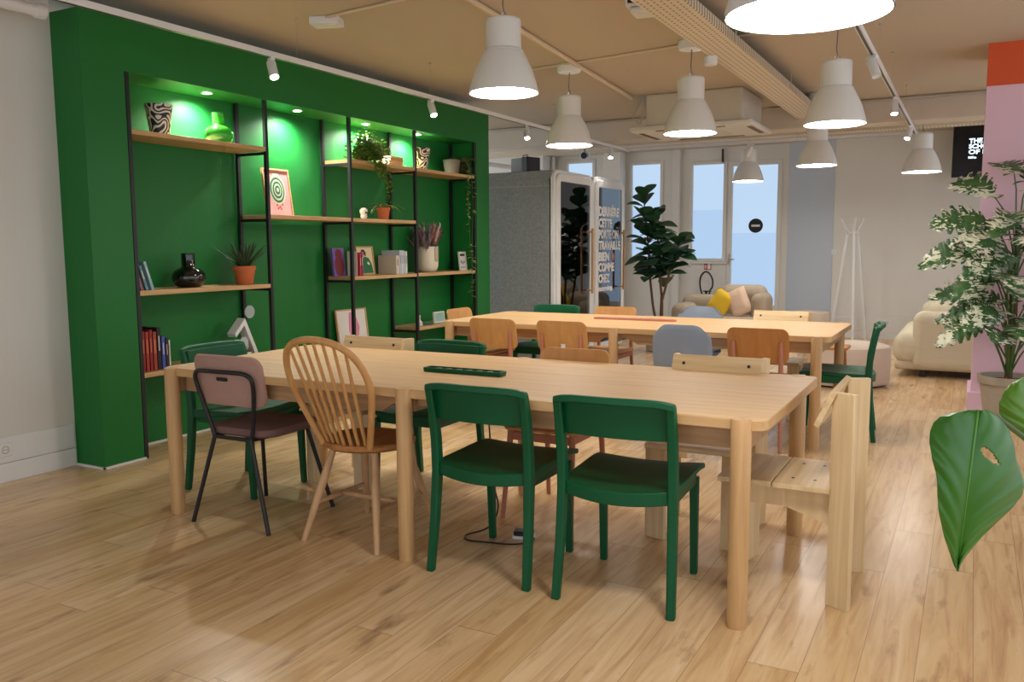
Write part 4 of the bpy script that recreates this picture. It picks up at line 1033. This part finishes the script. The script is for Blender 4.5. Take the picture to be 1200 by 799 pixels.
B().lathe([(.075,0),(.075,-.02),(.05,-.022),(.045,-.01),(.001,-.01)], n=28, M=T(rx=-PI/2) @ T(rx=PI)).fin('housing', WHITEPL, t); B().lathe([(.044,.0),(.044,.006)], n=24, M=T((0,-.018,0), rx=PI/2)).fin('grille', BLACKP, t); B().box(-.01,.01,.0,.02,.05,.10).fin('bracket', GRAYM, t)
# fire extinguisher and its sign
t = thing('fire_extinguisher', 'red fire extinguisher with a black looped hose below window three', 'fire extinguisher', (-3.70,13.36,0), 0)
B().lathe([(.001,.002),(.07,.002),(.075,.03),(.075,.42),(.055,.48),(.028,.51),(.028,.54),(.001,.54)], n=24).fin('cylinder', RED, t); B().box(-.09,.09,-.015,.015,.54,.57).box(-.05,.08,-.012,.012,.60,.62).box(-.02,.02,-.012,.012,.56,.61).fin('valve_handle', BLACKP, t, bevel=.005)
pts = [(-.07,0,.57),(-.10,-.01,.70),(-.09,-.02,.83),(-.03,-.02,.91),(.04,-.02,.90),(.10,-.02,.80),(.10,-.02,.68),(.06,-.03,.60),(.07,-.06,.40)]
B().tube(cr(pts), .014, 8).fin('hose', BLACKP, t); B().box(-.03,.03,.02,.12,.12,.50).fin('wall_bracket', BLACKP, t)
t = thing('fire_sign', 'small red and white fire extinguisher sign on the wall', 'sign', (-3.72,13.492,1.00)); B().box(-.055,.055,-.004,.004,-.055,.055).fin('board', RED, t, smooth=False); B().box(-.005,.045,-.006,-.004,-.045,.045).fin('symbol_panel', WHITEPL, t, smooth=False); B().box(-.04,-.025,-.006,-.004,-.035,.02).fin('symbol', WHITEPL, t, smooth=False)
tag(B().box(-3.52,-3.49,13.44,13.47,2.62,2.82).fin('window_bolt', mat('dark_bolt', rgb(60,48,46), .5)), 'short dark vertical bar above the frame between window and glazed door', 'bar')

# ------------------------------------------------------------------ plants
def ov(t): return max(.03, math.sin(PI*min(1,(t*.93+.04))**1.25))
t = thing('fiddle_leaf_fig', 'tall fiddle leaf fig tree standing before the windows', 'plant', (-3.47,10.35,0))
B().lathe([(.12,0),(.15,.01),(.18,.32),(.165,.32),(.15,.29)], n=30, cap=False).lathe([(.001,.005),(.13,.005)], n=30, cap=False).fin('pot', STONEP, t); B().lathe([(.001,.29),(.155,.29)], n=24, cap=False).fin('soil', SOIL, t)
trunks = [[(-.02,0,.28),(-.08,.0,.6),(-.13,.02,.95),(-.16,.02,1.4),(-.22,0,1.95)],[(.02,.01,.28),(.03,.02,.7),(.0,.0,1.0),(-.02,.03,1.35),(-.10,0,1.72)],[(.05,-.02,.28),(.05,-.02,.65),(.14,-.03,.98),(.20,0,1.2),(.26,0,1.38)]]
b = B()
for tr in trunks: b.tube(tr, [.018,.017,.015,.012,.006], 8)
b.fin('trunk', BARK, t)
b = B(); random.seed(21)
def along(tr, q):
    f = q*(len(tr)-1); i = min(int(f), len(tr)-2); return Vector(tr[i]).lerp(Vector(tr[i+1]), f-i)
for ti, (tr, n) in enumerate(zip(trunks, (38,38,34))):
    for i in range(n):
        q = .46+.54*(i+random.random()*.6)/n; p = along(tr, min(1,q)); a = i*2.4+ti; el = random.uniform(-.15,.75) if q < .93 else random.uniform(.5,1.2)
        d = V(math.cos(a)*math.cos(el), math.sin(a)*math.cos(el)*.9, math.sin(el))
        b.leaf(p, d, V(0,-.35,.9), random.uniform(.22,.34), random.uniform(.08,.11), ov, random.uniform(.1,.45), .2, 7)
b.fin('foliage', FIG, t)

# variegated monstera in a stone pot
random.seed(5)
t = thing('variegated_monstera', 'variegated monstera with cream splashed leaves in a stone pot', 'plant', (.27,7.24,0))
B().lathe([(.135,0),(.145,.005),(.185,.30),(.20,.305),(.205,.36),(.185,.36),(.17,.30)], n=36, cap=False).lathe([(.001,.005),(.14,.005)], n=30, cap=False).fin('pot', STONEP, t); B().lathe([(.001,.32),(.18,.32)], n=24, cap=False).fin('soil', SOIL, t)
B().tube([(0,0,.31),(.01,.01,.8),(.0,0,1.3),(.02,0,1.55)], [.028,.028,.024,.015], 10).fin('moss_pole', BARK, t)
stems, fol = B(), B()
def mons(t_): return max(.05, math.sin(PI*min(1,t_*.86+.12))**.7)
# (base height, direction yaw deg, reach, height of leaf base, leaf length)
spec = [(1.45,180,.16,1.68,.34),(1.3,200,.22,1.50,.36),(1.2,165,.12,1.42,.30),(1.1,190,.26,1.26,.34),(1.0,175,.30,1.28,.30),(.9,205,.12,1.08,.32),(.8,170,.18,.96,.34),(.7,185,.10,.90,.30),(.9,230,.14,1.18,.30),(.7,240,.16,.84,.32),
        (1.45,270,.10,1.56,.34),(1.3,290,.14,1.40,.34),(1.1,280,.16,1.10,.32),(.8,300,.14,.92,.34),(.6,200,.20,.72,.30),(.6,250,.16,.68,.30),(1.5,60,.10,1.78,.34),(1.3,0,.20,1.46,.36),(1.1,20,.22,1.22,.34),(.9,340,.22,1.00,.34),(.7,0,.24,.78,.34),(.6,320,.2,.64,.3),
        (1.5,120,.08,1.84,.30),(1.5,330,.10,1.72,.34),(.7,160,.24,.78,.26),(1.2,225,.20,1.36,.32),(.6,300,.10,.80,.28),(.9,260,.06,1.26,.28),
        (1.2,240,.08,1.48,.30),(1.0,200,.05,1.14,.28),(.8,280,.06,1.02,.30),(.7,210,.06,.82,.26),(1.3,330,.12,1.60,.30),(1.0,310,.08,1.32,.28),(.6,270,.1,.74,.28),(.8,350,.14,.88,.30),
        (1.4,250,.04,1.52,.28),(1.1,230,.04,1.24,.28),(.9,290,.04,1.04,.28),(1.3,300,.05,1.44,.28),(.7,180,.08,.92,.26),(1.0,180,.10,1.40,.28)]
for h0, yaw, reach, h1, L in spec:
    a = math.radians(yaw+random.uniform(-12,12)); dx, dy = math.cos(a), math.sin(a)
    p0 = V(0,0,max(.31,h0-.25)); p1 = V(dx*reach*.5, dy*reach*.5, h1-.12); p2 = V(dx*reach, dy*reach, h1)
    stems.tube([p0, p1, p2], [.007,.006,.004], 6)
    up = .05 if h1 < 1.6 else .8
    fol.leaf(p2, V(dx,dy,up), V(random.uniform(-.3,.3),-.8,.7), L*1.08, L*.40, mons, random.uniform(.15,.5), random.uniform(.02,.2), 18, lobes=1)
    for s_ in (-1,1): fol.leaf(p2, V(-dx*.3+s_*dy, -dy*.3-s_*dx, .1), V(0,0,1), L*.30, L*.14, ov, .3, .1, 4)
for k in range(10):
    a = random.uniform(2.4,5.4); stems.tube([(0,0,.32),(.06*math.cos(a),.06*math.sin(a),.5),(.15*math.cos(a),.15*math.sin(a),.70)], [.007,.007,.005], 6)
stems.fin('stems', STEMG, t); fol.fin('foliage', VARI, t, solid=.0012)

# foreground monstera leaves at the right edge (plant stands just outside the photo)
def bright_leaf(name, hue):
    m, nt, N, L, b = nodes(name)
    tc = N.new('ShaderNodeTexCoord'); n = N.new('ShaderNodeTexNoise'); n.inputs['Scale'].default_value = 12; L.new(tc.outputs['Object'], n.inputs['Vector'])
    r = N.new('ShaderNodeValToRGB'); r.color_ramp.elements[0].color = hue[0]; r.color_ramp.elements[1].color = hue[1]; L.new(n.outputs['Fac'], r.inputs['Fac']); L.new(r.outputs['Color'], b.inputs['Base Color'])
    b.inputs['Roughness'].default_value = .35; b.inputs['Subsurface Weight'].default_value = .0
    return m
LEAF1 = bright_leaf('monstera_green', (rgb(46,104,30), rgb(66,130,40))); VEIN = mat('leaf_vein', rgb(92,150,60), .4)
LEAF2 = bright_leaf('monstera_lime', (rgb(70,120,28), rgb(110,156,44)))
yaw = math.radians(28.33); pit = math.radians(6.3)
RT = V(math.cos(yaw), math.sin(yaw), 0); FW = V(-math.sin(yaw)*math.cos(pit), math.cos(yaw)*math.cos(pit), -math.sin(pit)); UP = RT.cross(FW)
CAM = V(0,0,1.329)
mp_ = thing('monstera_plant', 'large green monstera leaves reaching in at the right edge', 'plant', (.86,1.42,0))
def big_leaf(dist, rows, mid, m, hole=None, bow=.03, sgn=1, name='leaf', yawp=.25):
    def P(px, py, off):
        r = (px-600)/1000*(dist+off); u = (399.5-py)/1000*(dist+off)
        return CAM + RT*r + UP*u + FW*(dist+off) - V(.86,1.42,0)
    n = 26; b = B(); grid = []; px_ = []
    y0, y1 = rows[0][0], rows[-1][0]; mx0, mx1 = mid
    xe = rows[len(rows)//2]
    for (y, l, r) in rows:
        q = (y-y0)/(y1-y0); mx = mx0+(mx1-mx0)*q; row = []; pr_ = []
        for j in range(-n, n+1):
            f = abs(j)/n; x = mx+((r-mx) if j > 0 else (l-mx))*f*(1 if j > 0 else 1)
            if j < 0: x = mx+(l-mx)*f
            dx = (x-mx)/1000*dist
            off = dx*yawp + bow*math.sin(f*PI*.9)*-.35 + .25*dx*dx/.05 + .05*q*q - .02*math.sin(PI*q)
            off += .0025*math.sin(q*38+abs(j)*.5)*f
            row.append(b.bm.verts.new(P(x, y, off))); pr_.append((x, y))
        grid.append(row); px_.append(pr_)
    for i in range(len(grid)-1):
        for j in range(2*n):
            if hole and hole((px_[i][j][0]+px_[i+1][j+1][0])/2, (px_[i][j][1]+px_[i+1][j+1][1])/2): continue
            b.face([grid[i][j],grid[i][j+1],grid[i+1][j+1],grid[i+1][j]])
    o = b.fin(name, m, mp_, solid=.0012)
    rib = B(); vp = []
    for row in grid: vp.append(row[n].co.copy() if row[n].is_valid else None) if False else None
    return P
def interp(rows, k=10):
    out = []
    for a, c in zip(rows[:-1], rows[1:]):
        for i in range(k): f = i/k; out.append(tuple(a[j]+(c[j]-a[j])*f for j in range(3)))
    out.append(rows[-1]); return out
rows = interp([(484,1134,1157),(487,1117,1163),(491,1102,1168),(498,1094,1175),(508,1090,1182),(522,1089,1187),(540,1092,1190),(556,1096,1196),(570,1098,1200),(584,1098,1197),(600,1099,1184),(615,1102,1168),(630,1105,1152),(645,1110,1139),(657,1114,1129),(666,1117,1124),(673,1121,1122)])
def hole(x, y):
    a, c = (x-1160)*.72+(y-538)*.70, -(x-1160)*.70+(y-538)*.72
    return (a/15)**2+(c/(4.2-.1*a))**2 < 1
P1 = big_leaf(1.28, rows, (1146,1121), LEAF1, hole)
B().tube([P1(1146+(1121-1146)*q, 484+(673-484)*q, .05*q*q-.02*math.sin(PI*q)-.0015) for q in [k/14 for k in range(15)]], [.0022*(1-k/16)+.0004 for k in range(15)], 6).fin('midrib', VEIN, mp_)
rows2 = interp([(446,1200,1212),(452,1186,1225),(462,1177,1240),(475,1171,1252),(488,1171,1262),(500,1180,1266),(510,1192,1262),(520,1206,1255),(535,1220,1245),(550,1231,1236)])
P2 = big_leaf(1.38, rows2, (1206,1233), LEAF2, None, .03)
B().tube([P2(1206+(1233-1206)*q, 447+(550-447)*q, .05*q*q-.02*math.sin(PI*q)-.002) for q in [k/8 for k in range(9)]], .0016, 6).fin('midrib', VEIN, mp_)
B().tube([P1(1146,486,0), P1(1168,492,.03), P1(1205,520,.08), V(.05,.05,.62), V(0,0,.32)], [.003,.004,.005,.007,.009], 8).fin('petiole', STEMG, mp_)
B().tube([P2(1206,448,0), P2(1235,470,.06), V(.06,.02,.75), V(.01,0,.32)], [.003,.004,.007,.009], 8).fin('petiole', STEMG, mp_)
B().lathe([(.11,0),(.12,.005),(.155,.30),(.14,.30),(.13,.27)], n=30, cap=False).lathe([(.001,.005),(.115,.005)], n=30, cap=False).fin('pot', STONEP, mp_); B().lathe([(.001,.27),(.135,.27)], n=24, cap=False).fin('soil', SOIL, mp_)

# ------------------------------------------------------------------ light
w = bpy.data.worlds.new('World'); sc.world = w; w.use_nodes = True
bg = w.node_tree.nodes['Background']; bg.inputs['Color'].default_value = (.88,.94,1,1); bg.inputs['Strength'].default_value = 1.42
def area(name, loc, rot, sx, sy, e, col):
    l = bpy.data.lights.new(name, 'AREA'); l.shape = 'RECTANGLE'; l.size = sx; l.size_y = sy; l.energy = e; l.color = col
    o = bpy.data.objects.new(name, l); COL.objects.link(o); o.location = loc; o.rotation_euler = rot; return o

# ------------------------------------------------------------------ camera
cam = bpy.data.cameras.new('camera'); cam.sensor_width = 36; cam.sensor_fit = 'HORIZONTAL'; cam.lens = 999.26/1200*36; cam.clip_start = .05
co = bpy.data.objects.new('camera', cam); COL.objects.link(co); sc.camera = co
roll = math.radians(-.329); r2 = RT*math.cos(roll)+UP*math.sin(roll)
p = math.radians(6.314); y = math.radians(28.328)
rt = V(math.cos(y), math.sin(y), 0); fw = V(-math.sin(y)*math.cos(p), math.cos(y)*math.cos(p), -math.sin(p)); up = rt.cross(fw)
r2 = rt*math.cos(roll)+up*math.sin(roll); u2 = -rt*math.sin(roll)+up*math.cos(roll)
co.matrix_world = Matrix(((r2.x,u2.x,-fw.x,0),(r2.y,u2.y,-fw.y,0),(r2.z,u2.z,-fw.z,1.329),(0,0,0,1)))
vs = sc.view_settings; vs.view_transform = 'Standard'; vs.look = 'None'; vs.gamma = 1; vs.exposure = .04; vs.use_curve_mapping = False
